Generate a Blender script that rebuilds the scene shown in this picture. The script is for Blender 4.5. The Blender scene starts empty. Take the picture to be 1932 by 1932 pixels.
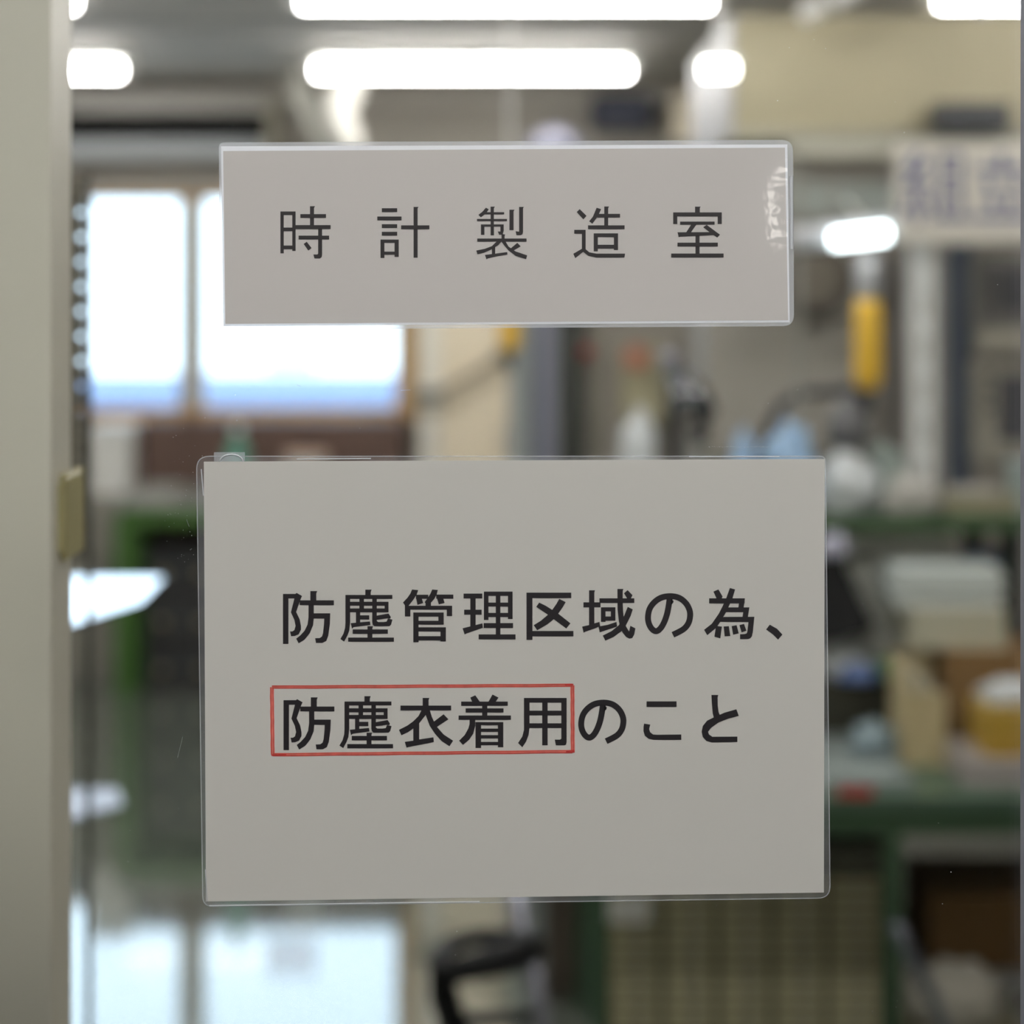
import bpy, math, random
from mathutils import Vector, Matrix, noise
SC = bpy.context.scene
COL = SC.collection
R = math.radians
random.seed(7)

# ------------------------------------------------------------ camera
# eye at 1.67 m looking level through the glass; the square frame is the lower part of an upright photograph (lens shift)
F = 4025.0; CX = 966.0; HY = 552.0; EYE = 1.67
cd = bpy.data.cameras.new('camera'); cam = bpy.data.objects.new('camera', cd); COL.objects.link(cam)
cam.location = (0, 0, EYE); cam.rotation_euler = (R(90), 0, 0)
cd.sensor_fit = 'HORIZONTAL'; cd.sensor_width = 24.0; cd.lens = 24.0*F/1932.0
cd.shift_y = -(966.0-HY)/1932.0
cd.clip_start = 0.05; cd.clip_end = 200
cd.dof.use_dof = True; cd.dof.focus_distance = 1.019; cd.dof.aperture_fstop = 3.2
SC.camera = cam

# ------------------------------------------------------------ sky, exposure
SC.view_settings.view_transform = 'Standard'; SC.view_settings.look = 'None'
SC.view_settings.exposure = 0.0; SC.view_settings.gamma = 1.0; SC.view_settings.use_curve_mapping = False
w = bpy.data.worlds.new('overcast_sky'); SC.world = w; w.use_nodes = True
bg = w.node_tree.nodes['Background']; bg.inputs[0].default_value = (0.70, 0.86, 1.0, 1); bg.inputs[1].default_value = 4.0
def area(name, loc, rot, sx, sy, energy, col=(1,1,1), portal=False):
    l = bpy.data.lights.new(name, 'AREA'); l.shape = 'RECTANGLE'; l.size = sx; l.size_y = sy; l.energy = energy; l.color = col
    o = bpy.data.objects.new(name, l); COL.objects.link(o); o.location = loc; o.rotation_euler = rot
    if portal: l.cycles.is_portal = True
    return o
area('sky_portal', (-1.42, 9.86, 1.62), (R(-90), 0, 0), 1.9, 1.06, 1.0, portal=True)
TUBE = 50.0      # strength of the fluorescent tubes
HALL = 30.0      # strength of the corridor lamp

# ------------------------------------------------------------ materials
MATS = {}
def srgb(c):
    return tuple(((v/255)/12.92 if v/255 <= .04045 else ((v/255+.055)/1.055)**2.4) for v in c)
def mat(name, c, rough=.6, metal=0., spec=.5, var=0., vscale=8., bump=0., bscale=60., emit=None, coat=0.):
    if name in MATS: return MATS[name]
    m = bpy.data.materials.new(name); m.use_nodes = True; nt = m.node_tree; b = nt.nodes['Principled BSDF']
    col = srgb(c)+(1,)
    b.inputs['Base Color'].default_value = col; b.inputs['Roughness'].default_value = rough
    b.inputs['Metallic'].default_value = metal; b.inputs['Specular IOR Level'].default_value = spec
    b.inputs['Coat Weight'].default_value = coat
    if emit:
        b.inputs['Emission Color'].default_value = (*emit[0], 1); b.inputs['Emission Strength'].default_value = emit[1]
    tc = nt.nodes.new('ShaderNodeTexCoord')
    if var:
        n = nt.nodes.new('ShaderNodeTexNoise'); n.inputs['Scale'].default_value = vscale; n.inputs['Detail'].default_value = 5
        r = nt.nodes.new('ShaderNodeValToRGB')
        r.color_ramp.elements[0].color = (*[v*(1-var) for v in col[:3]], 1); r.color_ramp.elements[1].color = (*[min(1, v*(1+var)) for v in col[:3]], 1)
        r.color_ramp.elements[0].position = .3; r.color_ramp.elements[1].position = .7
        nt.links.new(tc.outputs['Object'], n.inputs['Vector']); nt.links.new(n.outputs['Fac'], r.inputs['Fac']); nt.links.new(r.outputs['Color'], b.inputs['Base Color'])
    if bump:
        n = nt.nodes.new('ShaderNodeTexNoise'); n.inputs['Scale'].default_value = bscale; n.inputs['Detail'].default_value = 4
        bp = nt.nodes.new('ShaderNodeBump'); bp.inputs['Strength'].default_value = bump; bp.inputs['Distance'].default_value = .01
        nt.links.new(tc.outputs['Object'], n.inputs['Vector']); nt.links.new(n.outputs['Fac'], bp.inputs['Height']); nt.links.new(bp.outputs['Normal'], b.inputs['Normal'])
    MATS[name] = m
    return m
def glass_mat(name, refl=.08, tint=(1,1,1), milk=0., rough=0.0):
    """thin clear sheet: see-through, a Fresnel reflection, optionally a milky share"""
    m = bpy.data.materials.new(name); m.use_nodes = True; nt = m.node_tree
    for n in list(nt.nodes): nt.nodes.remove(n)
    out = nt.nodes.new('ShaderNodeOutputMaterial'); tr = nt.nodes.new('ShaderNodeBsdfTransparent'); tr.inputs[0].default_value = (*tint, 1)
    gl = nt.nodes.new('ShaderNodeBsdfGlossy'); gl.inputs['Roughness'].default_value = rough
    mx = nt.nodes.new('ShaderNodeMixShader'); fr = nt.nodes.new('ShaderNodeFresnel'); fr.inputs['IOR'].default_value = 1.45
    mu = nt.nodes.new('ShaderNodeMath'); mu.operation = 'MULTIPLY'; mu.inputs[1].default_value = refl/.035
    nt.links.new(fr.outputs[0], mu.inputs[0]); nt.links.new(mu.outputs[0], mx.inputs[0])
    base = tr.outputs[0]
    if milk:
        df = nt.nodes.new('ShaderNodeBsdfDiffuse'); df.inputs[0].default_value = (.8, .82, .86, 1)
        tl = nt.nodes.new('ShaderNodeBsdfTranslucent'); tl.inputs[0].default_value = (.8, .82, .86, 1)
        m1 = nt.nodes.new('ShaderNodeMixShader'); m1.inputs[0].default_value = .35
        nt.links.new(df.outputs[0], m1.inputs[1]); nt.links.new(tl.outputs[0], m1.inputs[2])
        m2 = nt.nodes.new('ShaderNodeMixShader'); m2.inputs[0].default_value = milk
        nt.links.new(tr.outputs[0], m2.inputs[1]); nt.links.new(m1.outputs[0], m2.inputs[2]); base = m2.outputs[0]
    nt.links.new(base, mx.inputs[1]); nt.links.new(gl.outputs[0], mx.inputs[2]); nt.links.new(mx.outputs[0], out.inputs[0])
    MATS[name] = m
    return m

# ------------------------------------------------------------ mesh helpers
def P(px, py, D):
    return Vector(((px-CX)/F*D, D, EYE-(py-HY)/F*D))
def X(px, D): return (px-CX)/F*D
def Z(py, D): return EYE-(py-HY)/F*D
class MB:
    def __init__(s): s.v = []; s.f = []
    def add(s, vs, fs):
        n = len(s.v); s.v += [Vector(v) for v in vs]; s.f += [tuple(i+n for i in f) for f in fs]; return s
    def box(s, x0, x1, y0, y1, z0, z1, rot=None, piv=None):
        vs = [Vector((x, y, z)) for z in (z0, z1) for x, y in ((x0, y0), (x1, y0), (x1, y1), (x0, y1))]
        if rot is not None:
            c = Vector(piv) if piv is not None else Vector(((x0+x1)/2, (y0+y1)/2, (z0+z1)/2))
            vs = [rot @ (v-c)+c for v in vs]
        return s.add(vs, [(3,2,1,0), (4,5,6,7), (0,1,5,4), (1,2,6,5), (2,3,7,6), (3,0,4,7)])
    def rbox(s, x0, x1, y0, y1, z0, z1, b=.006):
        """box with chamfered vertical and top edges"""
        vs = []; fs = []
        for z, i in ((z0, 0), (z1-b, 0), (z1, b)):
            a0, a1, c0, c1 = x0+i, x1-i, y0+i, y1-i
            vs += [(a0+b, c0, z), (a1-b, c0, z), (a1, c0+b, z), (a1, c1-b, z), (a1-b, c1, z), (a0+b, c1, z), (a0, c1-b, z), (a0, c0+b, z)]
        for k in range(2):
            for i in range(8):
                j = (i+1) % 8; fs.append((k*8+i, k*8+j, k*8+8+j, k*8+8+i))
        fs.append(tuple(range(7, -1, -1))); fs.append(tuple(range(16, 24)))
        return s.add(vs, fs)
    def prism(s, pts, y0, y1):
        """pts: (x, z) outline, extruded in depth"""
        n = len(pts)
        vs = [(p[0], y0, p[1]) for p in pts]+[(p[0], y1, p[1]) for p in pts]
        fs = [tuple(range(n)), tuple(range(2*n-1, n-1, -1))]+[(i, (i+1) % n, n+(i+1) % n, n+i) for i in range(n)]
        return s.add(vs, fs)
    def tube(s, pts, r, n=10, closed=False):
        pts = [Vector(p) for p in pts]; m = len(pts); vs = []; rr = r if isinstance(r, (list, tuple)) else [r]*m
        up = None
        for i, p in enumerate(pts):
            a = pts[(i-1) % m] if (i or closed) else p; b = pts[(i+1) % m] if (i < m-1 or closed) else p
            t = (b-a).normalized()
            if up is None: up = t.orthogonal().normalized()
            else:
                up = (up-t*up.dot(t)); up = up.normalized() if up.length > 1e-6 else t.orthogonal().normalized()
            q = t.cross(up)
            vs += [p+(up*math.cos(2*math.pi*k/n)+q*math.sin(2*math.pi*k/n))*rr[i] for k in range(n)]
        fs = []
        for i in range(m if closed else m-1):
            j = (i+1) % m
            fs += [(i*n+k, i*n+(k+1) % n, j*n+(k+1) % n, j*n+k) for k in range(n)]
        if not closed: fs += [tuple(range(n-1, -1, -1)), tuple(range((m-1)*n, m*n))]
        return s.add(vs, fs)
    def lathe(s, c, prof, n=24):
        """prof: (radius, z) pairs round the vertical through c"""
        vs = []; fs = []
        for r, z in prof: vs += [(c[0]+r*math.cos(2*math.pi*k/n), c[1]+r*math.sin(2*math.pi*k/n), c[2]+z) for k in range(n)]
        for i in range(len(prof)-1): fs += [(i*n+k, i*n+(k+1) % n, (i+1)*n+(k+1) % n, (i+1)*n+k) for k in range(n)]
        fs += [tuple(range(n-1, -1, -1)), tuple(range((len(prof)-1)*n, len(prof)*n))]
        return s.add(vs, fs)
    def blob(s, c, rad, seed=0, amp=.28, nu=22, nv=14, freq=2.2, flat=True):
        """crumpled bag or cloth: a noisy ellipsoid, its underside flattened onto what it lies on"""
        vs = []; fs = []
        for j in range(nv+1):
            th = math.pi*j/nv
            for i in range(nu):
                ph = 2*math.pi*i/nu
                d = Vector((math.sin(th)*math.cos(ph), math.sin(th)*math.sin(ph), math.cos(th)))
                k = 1+amp*noise.noise(d*freq+Vector((seed*7.1, seed*3.3, 0)))+amp*.5*noise.noise(d*freq*2.7+Vector((0, seed*5.7, 1)))
                z = d.z*k*rad[2]
                if flat: z = max(z, -rad[2]*.6)
                vs.append((c[0]+d.x*k*rad[0], c[1]+d.y*k*rad[1], c[2]+z))
        for j in range(nv):
            for i in range(nu):
                i2 = (i+1) % nu; fs.append((j*nu+i, (j+1)*nu+i, (j+1)*nu+i2, j*nu+i2))
        return s.add(vs, fs)
ORG = {}
def obj(name, mb, m, parent=None, smooth=False):
    me = bpy.data.meshes.new(name); org = ORG[parent] if parent else Vector((0, 0, 0))
    if parent is None:      # origin at the base centre
        lo = Vector([min(v[i] for v in mb.v) for i in range(3)]); hi = Vector([max(v[i] for v in mb.v) for i in range(3)])
        org = Vector(((lo.x+hi.x)/2, (lo.y+hi.y)/2, lo.z))
    me.from_pydata([v-org for v in mb.v], [], mb.f); me.update()
    if smooth:
        for p in me.polygons: p.use_smooth = True
    me.materials.append(m)
    o = bpy.data.objects.new(name, me); COL.objects.link(o)
    if parent: o.parent = parent
    else: o.location = org
    ORG[o] = org
    return o
def thing(name, label, cat, loc, group=None):
    o = bpy.data.objects.new(name, None); COL.objects.link(o); o.empty_display_size = .05
    o.location = loc; ORG[o] = Vector(loc); o['label'] = label; o['category'] = cat
    if group: o['group'] = group
    return o
def tag(o, label, cat, group=None):
    o['label'] = label; o['category'] = cat
    if group: o['group'] = group
    return o
def struct(name, mb, m, label=None):
    o = obj(name, mb, m); o['kind'] = 'structure'
    if label: o['label'] = label
    return o
def sroot(name, loc, label=None):
    o = bpy.data.objects.new(name, None); COL.objects.link(o); o.location = loc; ORG[o] = Vector(loc); o['kind'] = 'structure'
    if label: o['label'] = label
    return o

# palette
M_wall = mat('wall_paint', (156,151,143), .8, var=.04, vscale=1.5)
M_ceil = mat('ceiling_board', (180,176,168), .85, var=.05, vscale=2)
M_floor = mat('floor_coating', (104,112,102), .08, spec=.7, coat=.8, var=.12, vscale=1.3, bump=.02, bscale=3)
M_jamb = mat('door_paint_beige', (204,200,186), .45, var=.02, vscale=3)
M_alu = mat('aluminium', (150,150,158), .35, metal=.8)
M_chrome = mat('chrome', (200,200,206), .12, metal=1)
M_steel = mat('polished_steel', (225,225,232), .06, metal=1)
M_black = mat('black_plastic', (24,25,28), .4)
M_dark = mat('dark_metal', (48,50,52), .45)
M_white = mat('white_plastic', (226,226,222), .4)
M_paper = mat('white_paper', (228,228,224), .8)
M_cream = mat('cream_paint', (246,234,210), .5)
M_beige = mat('beige_paint', (166,158,132), .55, var=.03)
M_green = mat('green_enamel', (58,88,52), .4)
M_greentop = mat('green_bench_mat', (70,92,76), .35, var=.1)
M_card = mat('cardboard', (128,100,62), .8, var=.08, vscale=12)
M_tape = mat('packing_tape', (160,130,80), .3)
M_yellow = mat('yellow_grip', (236,190,64), .45)
M_grey = mat('grey_enamel', (140,140,134), .5)
M_bluegrey = mat('blue_grey_enamel', (104,112,124), .45)
M_bag = mat('white_poly_bag', (205,210,212), .35, bump=.25, bscale=30)
M_bluebag = mat('light_blue_poly_bag', (150,182,215), .35, bump=.25, bscale=30)
M_brown = mat('brown_board', (92,70,60), .6, var=.08)
M_wood = mat('ochre_wood', (186,140,74), .5, var=.1, vscale=20)
M_tube = mat('lit_tube', (255,255,255), .5, emit=((1, .968, .945), TUBE))
M_tubecool = mat('lit_bench_tube', (255,255,255), .5, emit=((.85, .97, 1), TUBE*.15))
M_red = mat('red_label', (170,50,45), .5)
M_blueink = mat('blue_lettering', (44,56,118), .6)

# ------------------------------------------------------------ the room behind the glass
GY = 1.02                       # the glass
WX0, WX1, WY, CH = -2.7, 3.1, 9.8, 2.6
struct('floor', MB().box(WX0, WX1, GY+.0, WY+.1, -.1, 0), M_floor)
struct('ceiling', MB().box(WX0, WX1, GY+.0, WY+.1, CH, CH+.1), M_ceil)
struct('wall_left', MB().box(WX0-.1, WX0, GY, WY+.1, 0, CH), M_wall)
struct('wall_right', MB().box(WX1, WX1+.1, GY, WY+.1, 0, CH), M_wall)
wx0, wx1, wz0, wz1 = -2.36, X(756, WY), Z(779, WY), Z(368, WY)
wb = MB().box(WX0, wx0, WY, WY+.1, 0, CH).box(wx1, WX1, WY, WY+.1, 0, CH).box(wx0, wx1, WY, WY+.1, 0, wz0).box(wx0, wx1, WY, WY+.1, wz1, CH)
struct('wall_back', wb, M_wall)
struct('trim_2', MB().box(WX0, WX1, WY-.06, WY-.001, CH-.07, CH-.001), M_ceil, 'shallow cornice where the far wall meets the ceiling')
# ceiling boards
for i in range(6):
    y = 2.0+i*1.35
    b = MB().box(WX0+.01, WX1-.01, y, y+.012, CH-.006, CH-.0005)
    struct('ceiling_joint', b, mat('joint_grey', (105,104,100), .8))
# far window
wr = sroot('window_1', (0.5*(wx0+wx1), WY, wz0), 'far window with two bright panes in an ochre wooden frame')
fr = .022
obj('window_frame', MB().box(wx0, wx1, WY-.02, WY+.07, wz1-fr, wz1).box(wx0, wx1, WY-.02, WY+.07, wz0, wz0+fr)
    .box(wx0, wx0+fr, WY-.02, WY+.07, wz0+fr, wz1-fr).box(wx1-fr, wx1, WY-.02, WY+.07, wz0+fr, wz1-fr), M_wood, wr)
mxc = X(361, WY)
obj('mullion', MB().box(mxc-.055, mxc+.055, WY-.01, WY+.06, wz0+fr, wz1-fr), mat('mullion_grey', (176,172,158), .5), wr)['label'] = 'pale upright between the two panes'
obj('casing', MB().box(wx1, X(788, WY), WY-.025, WY-.001, wz0-.03, wz1+.05), mat('casing_ochre', (206,174,122), .5), wr)
obj('window_sill', MB().box(wx0-.03, wx1+.03, WY-.09, WY-.02, wz0-.03, wz0), M_wood, wr)
M_pane = glass_mat('window_glass', .06, (.97, .99, 1))
obj('pane', MB().box(wx0+fr, mxc-.055, WY+.03, WY+.034, wz0+fr, wz1-fr), M_pane, wr)
obj('pane', MB().box(mxc+.055, wx1-fr, WY+.03, WY+.034, wz0+fr, wz1-fr), M_pane, wr)
# notice taped on the window pane
def translucent(name, c, t=.5):
    m = bpy.data.materials.new(name); m.use_nodes = True; nt = m.node_tree
    for n in list(nt.nodes): nt.nodes.remove(n)
    out = nt.nodes.new('ShaderNodeOutputMaterial'); df = nt.nodes.new('ShaderNodeBsdfDiffuse'); tl = nt.nodes.new('ShaderNodeBsdfTranslucent'); mx = nt.nodes.new('ShaderNodeMixShader')
    cc = (*srgb(c), 1); df.inputs[0].default_value = cc; tl.inputs[0].default_value = cc; mx.inputs[0].default_value = t
    nt.links.new(df.outputs[0], mx.inputs[1]); nt.links.new(tl.outputs[0], mx.inputs[2]); nt.links.new(mx.outputs[0], out.inputs[0])
    return m
t = thing('paper_notice', 'small sheet of paper taped on the far window pane', 'notice', (X(548, WY), WY+.026, Z(702, WY)))
obj('sheet', MB().box(X(500, WY), X(596, WY), WY+.025, WY+.0265, Z(702, WY), Z(634, WY)), glass_mat('thin_paper', .01, (1,.97,.98), .35), t)
for px in (500, 588): obj('tape', MB().box(X(px, WY), X(px+8, WY), WY+.0245, WY+.025, Z(642, WY), Z(630, WY)), M_paper, t)
# the land outside: a low hazy block filling the bottom of the window
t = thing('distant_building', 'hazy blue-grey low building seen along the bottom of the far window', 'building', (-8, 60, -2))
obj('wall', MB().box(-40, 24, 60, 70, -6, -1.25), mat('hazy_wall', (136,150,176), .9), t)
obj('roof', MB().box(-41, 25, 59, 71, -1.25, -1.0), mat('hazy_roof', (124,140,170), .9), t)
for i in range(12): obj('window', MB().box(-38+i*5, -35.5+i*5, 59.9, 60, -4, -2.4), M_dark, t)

# beige sliding leaf standing open behind the glass, and its latch box
d2 = sroot('door_2', (-.9, 1.39, 0), 'beige sliding door leaf at the left edge behind the glass')
obj('door_leaf', MB().box(-1.5, X(96, 1.36), 1.36, 1.422, .01, 2.55), M_jamb, d2)
lb = obj('latch_box', MB().rbox(X(96, 1.36), X(161, 1.45), 1.385, 1.45, Z(1042, 1.43), Z(884, 1.43), .003), mat('latch_ochre', (150,142,98), .5), d2)
obj('latch_plate', MB().box(X(96, 1.36), X(158, 1.45), 1.38, 1.385, Z(1025, 1.43), Z(900, 1.43)), mat('latch_plate', (160,152,110), .45), lb)

# glass door in front (the sheet the signs are stuck to)
d1 = sroot('door_1', (0, GY, 0), 'glazed door whose clear pane carries both signs')
gx1 = X(1926, GY)
M_glass = glass_mat('clear_glass', .045, (.985, .992, .988))
obj('glass_pane', MB().box(-1.3, .255, GY, GY+.005, .1, 2.2), M_glass, d1)
st = MB().prism([(X(1926, GY), 2.2), (X(1923.5, GY), .1), (.31, .1), (.31, 2.2)], GY-.012, GY)
st.box(gx1+.012, .31, GY+.005, GY+.03, .1, 2.2)
obj('stile', st, mat('stile_grey', (140,141,150), .9, spec=.1), d1)
obj('gasket', MB().box(gx1-.0004, gx1+.003, GY-.0125, GY-.012, .1, 2.2), M_dark, d1)
obj('bottom_rail', MB().box(-1.3, .31, GY-.012, GY+.03, 0, .1), M_alu, d1)
obj('top_rail', MB().box(-1.3, .31, GY-.012, GY+.03, 2.2, 2.28), M_alu, d1)
struct('wall_front', MB().box(WX0-.1, -1.3, GY-.02, GY+.06, 0, CH).box(.31, WX1+.1, GY-.02, GY+.06, 0, CH).box(-1.3, .31, GY-.02, GY+.06, 2.28, CH), M_wall)

# corridor on the camera side
M_hall = mat('corridor_paint', (66,65,62), .85); 
struct('floor_corridor', MB().box(WX0, WX1, -4.1, GY-.02, -.1, 0), mat('corridor_floor', (60,58,54), .6))
struct('ceiling_corridor', MB().box(WX0, WX1, -4.1, GY-.02, CH, CH+.1), M_hall)
struct('wall_corridor_left', MB().box(WX0-.1, WX0, -4.1, GY-.02, 0, CH), M_hall)
struct('wall_corridor_right', MB().box(WX1, WX1+.1, -4.1, GY-.02, 0, CH), M_hall)
struct('wall_corridor_back', MB().box(WX0-.1, WX1+.1, -4.2, -4.1, 0, CH), M_hall)
t = thing('corridor_lamp', 'long ceiling lamp in the corridor in front of the glass', 'lamp', (0, -.15, CH-.09))
obj('housing', MB().box(-.75, .75, -.32, .02, CH-.03, CH-.001), M_white, t)
obj('diffuser', MB().box(-.72, .72, -.29, -.01, CH-.07, CH-.03), mat('hall_diffuser', (255,255,255), .5, emit=((1, .985, .96), HALL)), t)
t = thing('corridor_wall_lamp', 'bright square wall lamp at the far end of the corridor', 'lamp', (2.0, -4.09, 1.7))
obj('back_plate', MB().box(1.72, 2.34, -4.099, -4.07, 1.42, 2.22), M_white, t)
obj('diffuser', MB().box(1.75, 2.31, -4.07, -4.04, 1.45, 2.19), mat('lamp_diffuser', (255,255,255), .5, emit=((1, .97, .9), 9)), t)

# ------------------------------------------------------------ ceiling lamps
def fixture(x0, x1, y, label, grp='fluorescent lamps under the ceiling'):
    zt = 2.52
    t = thing('ceiling_lamp', label, 'lamp', ((x0+x1)/2, y, zt-.03), grp)
    obj('housing', MB().prism([(y-.11, CH-.001), (y+.11, CH-.001), (y+.05, zt+.03), (y-.05, zt+.03)], x0-.03, x1+.03), M_white, t)
    o = t.children[0]
    for v in o.data.vertices:          # the outline was drawn across the lamp: turn it along x
        a = v.co+ORG[t]; v.co = Vector((a.y, a.x, a.z))-ORG[t]
    tb = obj('tube', MB().tube([(x0+.02, y, zt), (x1-.02, y, zt)], .021, 12), M_tube, t)
    for x in (x0, x1): obj('socket', MB().box(x-.02, x+.02, y-.02, y+.02, zt-.024, zt+.03), M_white, t)
fixture(X(558, 6.2), X(1350, 6.2), 6.2, 'longest ceiling lamp in view, cut by the top edge of the picture')
fixture(-2.45, X(158, 6.2), 6.2, 'end of a ceiling lamp at the top left corner above the beige leaf')
fixture(X(1757, 6.2), 2.5, 6.2, 'ceiling lamp at the top right corner above the beige duct')
fixture(X(588, 8.16), X(1194, 8.16), 8.16, 'whole ceiling lamp in the middle above the upper sign')
fixture(-2.6, X(238, 8.16), 8.16, 'short visible end of a ceiling lamp left above the air conditioner')
for y in (4.26, 2.5):
    for x0, x1 in ((-2.45, -1.25), (-.62, .6), (1.25, 2.45)):
        fixture(x0, x1, y, '%s ceiling lamp of the %s row above the picture' % ('left' if x0 < -1 else 'middle' if x0 < 0 else 'right', 'second' if y > 4 else 'nearest'), 'near ceiling lamps overhead')
# small lamp on the side of the duct
t = thing('tube_lamp', 'short glowing tube lamp beside the beige duct', 'lamp', (X(1355, 5.0), 5.0, Z(150, 5.0)))
obj('tube', MB().tube([P(1328, 131, 5.0), P(1384, 130, 5.0)], .017, 12), mat('small_lit_tube', (255,255,255), .5, emit=((1, .99, .95), 14)), t)
obj('bracket', MB().box(X(1322, 5.0), X(1392, 5.0), 4.98, 5.03, Z(118, 5.0), Z(108, 5.0)), M_white, t)
obj('hanger', MB().tube([(X(1355, 5.0), 5.005, Z(112, 5.0)), (X(1355, 5.0), 5.005, CH-.001)], .005, 8), M_white, t)

# ------------------------------------------------------------ high things
t = thing('ventilation_duct', 'large beige rectangular duct box under the ceiling at the right', 'duct', (1.4, 5.75, Z(252, 5.2)))
dz0, dz1 = Z(254, 5.2), Z(28, 5.2)
obj('duct_body', MB().box(X(1386, 5.2), WX1-.01, 5.2, 6.34, dz0, dz1), M_beige, t)
obj('side_panel', MB().box(X(1386, 5.2)-.008, X(1386, 5.2), 5.22, 6.32, dz0, dz1), mat('pale_panel', (150,150,152), .5), t)['label'] = 'pale grey side panel'
obj('flange', MB().box(X(1386, 5.2)-.01, WX1-.01, 5.18, 5.2, dz0-.014, dz0+.01), mat('duct_flange', (150,148,134), .5), t)
for x in (1.25, 2.2): obj('hanger', MB().tube([(x, 5.7, dz1), (x, 5.7, CH-.001)], .008, 8), M_alu, t)
t = thing('vent_unit', 'dark grille box fixed under the front of the beige duct', 'vent', (X(1836, 5.08), 5.1, Z(246, 5.08)))
obj('box', MB().box(X(1766, 5.08), X(1906, 5.08), 5.08, 5.178, Z(246, 5.08), Z(194, 5.08)), M_dark, t)
for i in range(4): obj('slat', MB().box(X(1772, 5.08), X(1900, 5.08), 5.07, 5.08, Z(242-i*12, 5.08), Z(236-i*12, 5.08)), mat('slat_grey', (78,80,84), .5), t)
t = thing('white_pipe', 'slanting white pipe under the ceiling at the top right', 'pipe', P(1510, 45, 5.05))
obj('pipe', MB().tube([P(1512, 30, 5.0), P(1560, 8, 5.0), P(1700, -62, 5.0)], .021, 12), M_white, t, True)
obj('collar', MB().tube([P(1552, 12, 5.0), P(1568, 4, 5.0)], .027, 12), M_grey, t)
obj('hanger', MB().tube([P(1700, -62, 5.0), (P(1700, -62, 5.0).x, 5.0, CH-.001)], .008, 8), M_grey, t)
# grey post and cream box behind the duct
t = thing('wall_box', 'cream electrical box high on the far wall beside the duct', 'box', (X(1285, 9.6), 9.7, Z(262, 9.6)))
obj('case', MB().rbox(X(1268, 9.6), X(1312, 9.6), 9.6, 9.79, Z(262, 9.6), Z(172, 9.6), .01), M_cream, t)
obj('door', MB().box(X(1272, 9.6), X(1308, 9.6), 9.59, 9.6, Z(256, 9.6), Z(180, 9.6)), M_cream, t)
t = thing('loudspeaker', 'black loudspeaker mounted high on the far wall', 'speaker', (X(1172, 9.4), 9.6, Z(238, 9.4)))
obj('case', MB().rbox(X(1118, 9.4), X(1232, 9.4), 9.45, 9.79, Z(238, 9.4), Z(176, 9.4), .01), mat('speaker_black', (40,42,50), .5), t)
obj('grille', MB().box(X(1124, 9.4), X(1226, 9.4), 9.44, 9.45, Z(234, 9.4), Z(181, 9.4)), mat('speaker_blue', (50,54,70), .7), t)
# air conditioner on the far wall, left
t = thing('air_conditioner', 'wall air conditioner with a black outlet slot above the window', 'air conditioner', (-1.7, 9.6, Z(300, 9.5)))
ax0, ax1 = -2.5, X(502, 9.5)
M_ac = mat('ac_shell', (168,165,158), .4)
obj('shell', MB().box(ax0, ax1, 9.5, 9.79, Z(211, 9.5), Z(180, 9.5)).box(ax0, ax1, 9.64, 9.79, Z(300, 9.5), Z(211, 9.5)), M_ac, t)
obj('outlet', MB().box(ax0+.01, ax1-.01, 9.62, 9.64, Z(264, 9.5), Z(211, 9.5)), mat('slot_black', (10,10,9), .9), t)['label'] = 'black outlet slot'
obj('louvre', MB().box(ax0+.02, ax1-.02, 9.5, 9.64, Z(298, 9.5), Z(264, 9.5)), mat('ac_louvre', (150,155,158), .4), t)
obj('end_cap', MB().box(ax1, ax1+.04, 9.5, 9.79, Z(300, 9.5), Z(180, 9.5)), mat('ac_cap', (150,146,130), .5), t)
# white flexible hose
t = thing('flexible_hose', 'bright white ribbed air hose hanging from the ceiling left of centre', 'hose', P(650, 300, 8.6))
pts = [P(655-14*math.sin(i*.35), 168+i*9, 8.6) for i in range(14)]
pts = [Vector((pts[0].x, 8.6, CH-.002))]+pts
obj('hose', MB().tube(pts, [.075]+[.072+.006*(i % 2)-.0028*i for i in range(14)], 16), mat('white_hose', (226,224,216), .4), t, True)
t = thing('grey_hose', 'grey hose hanging beside the white one', 'hose', P(565, 260, 8.8))
pts = [Vector((X(566, 8.8), 8.8, CH-.002))]+[P(568+i*5, 176+i*9, 8.8) for i in range(12)]
obj('hose', MB().tube(pts, [.06]+[.056+.005*(i % 2) for i in range(12)], 14), mat('grey_hose', (176,175,166), .5), t, True)

# ------------------------------------------------------------ far left: cabinet, bench
t = thing('brown_cabinet', 'low brown cabinet under the far window', 'cabinet', (-1.05, 9.5, 0))
cx0, cx1 = X(262, 9.3), X(762, 9.3)
obj('body', MB().box(cx0, cx1, 9.32, 9.69, .06, Z(795, 9.3)), M_brown, t)
for i in range(3):
    a = cx0+.01+(cx1-cx0-.01)*i/3; b = cx0+(cx1-cx0)*(i+1)/3-.01
    dr = obj('door', MB().box(a, b, 9.3, 9.32, .08, Z(802, 9.3)), M_brown, t); obj('handle', MB().box(b-.05, b-.035, 9.285, 9.3, .75, .87), M_dark, dr)
obj('plinth', MB().box(cx0+.02, cx1-.02, 9.35, 9.69, 0, .06), M_dark, t)
t = thing('grey_locker', 'narrow grey locker left of the green bench at the far wall', 'locker', (X(205, 9.2), 9.4, 0))
gx0, gxx = X(100, 9.2), X(232, 9.2)
obj('body', MB().box(gx0, gxx, 9.12, 9.6, 0, Z(935, 9.1)), mat('locker_grey', (150,148,140), .5), t)
obj('door', MB().box(gx0+.01, gxx-.01, 9.1, 9.12, .05, Z(945, 9.1)), mat('locker_grey2', (140,138,128), .5), t)
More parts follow.
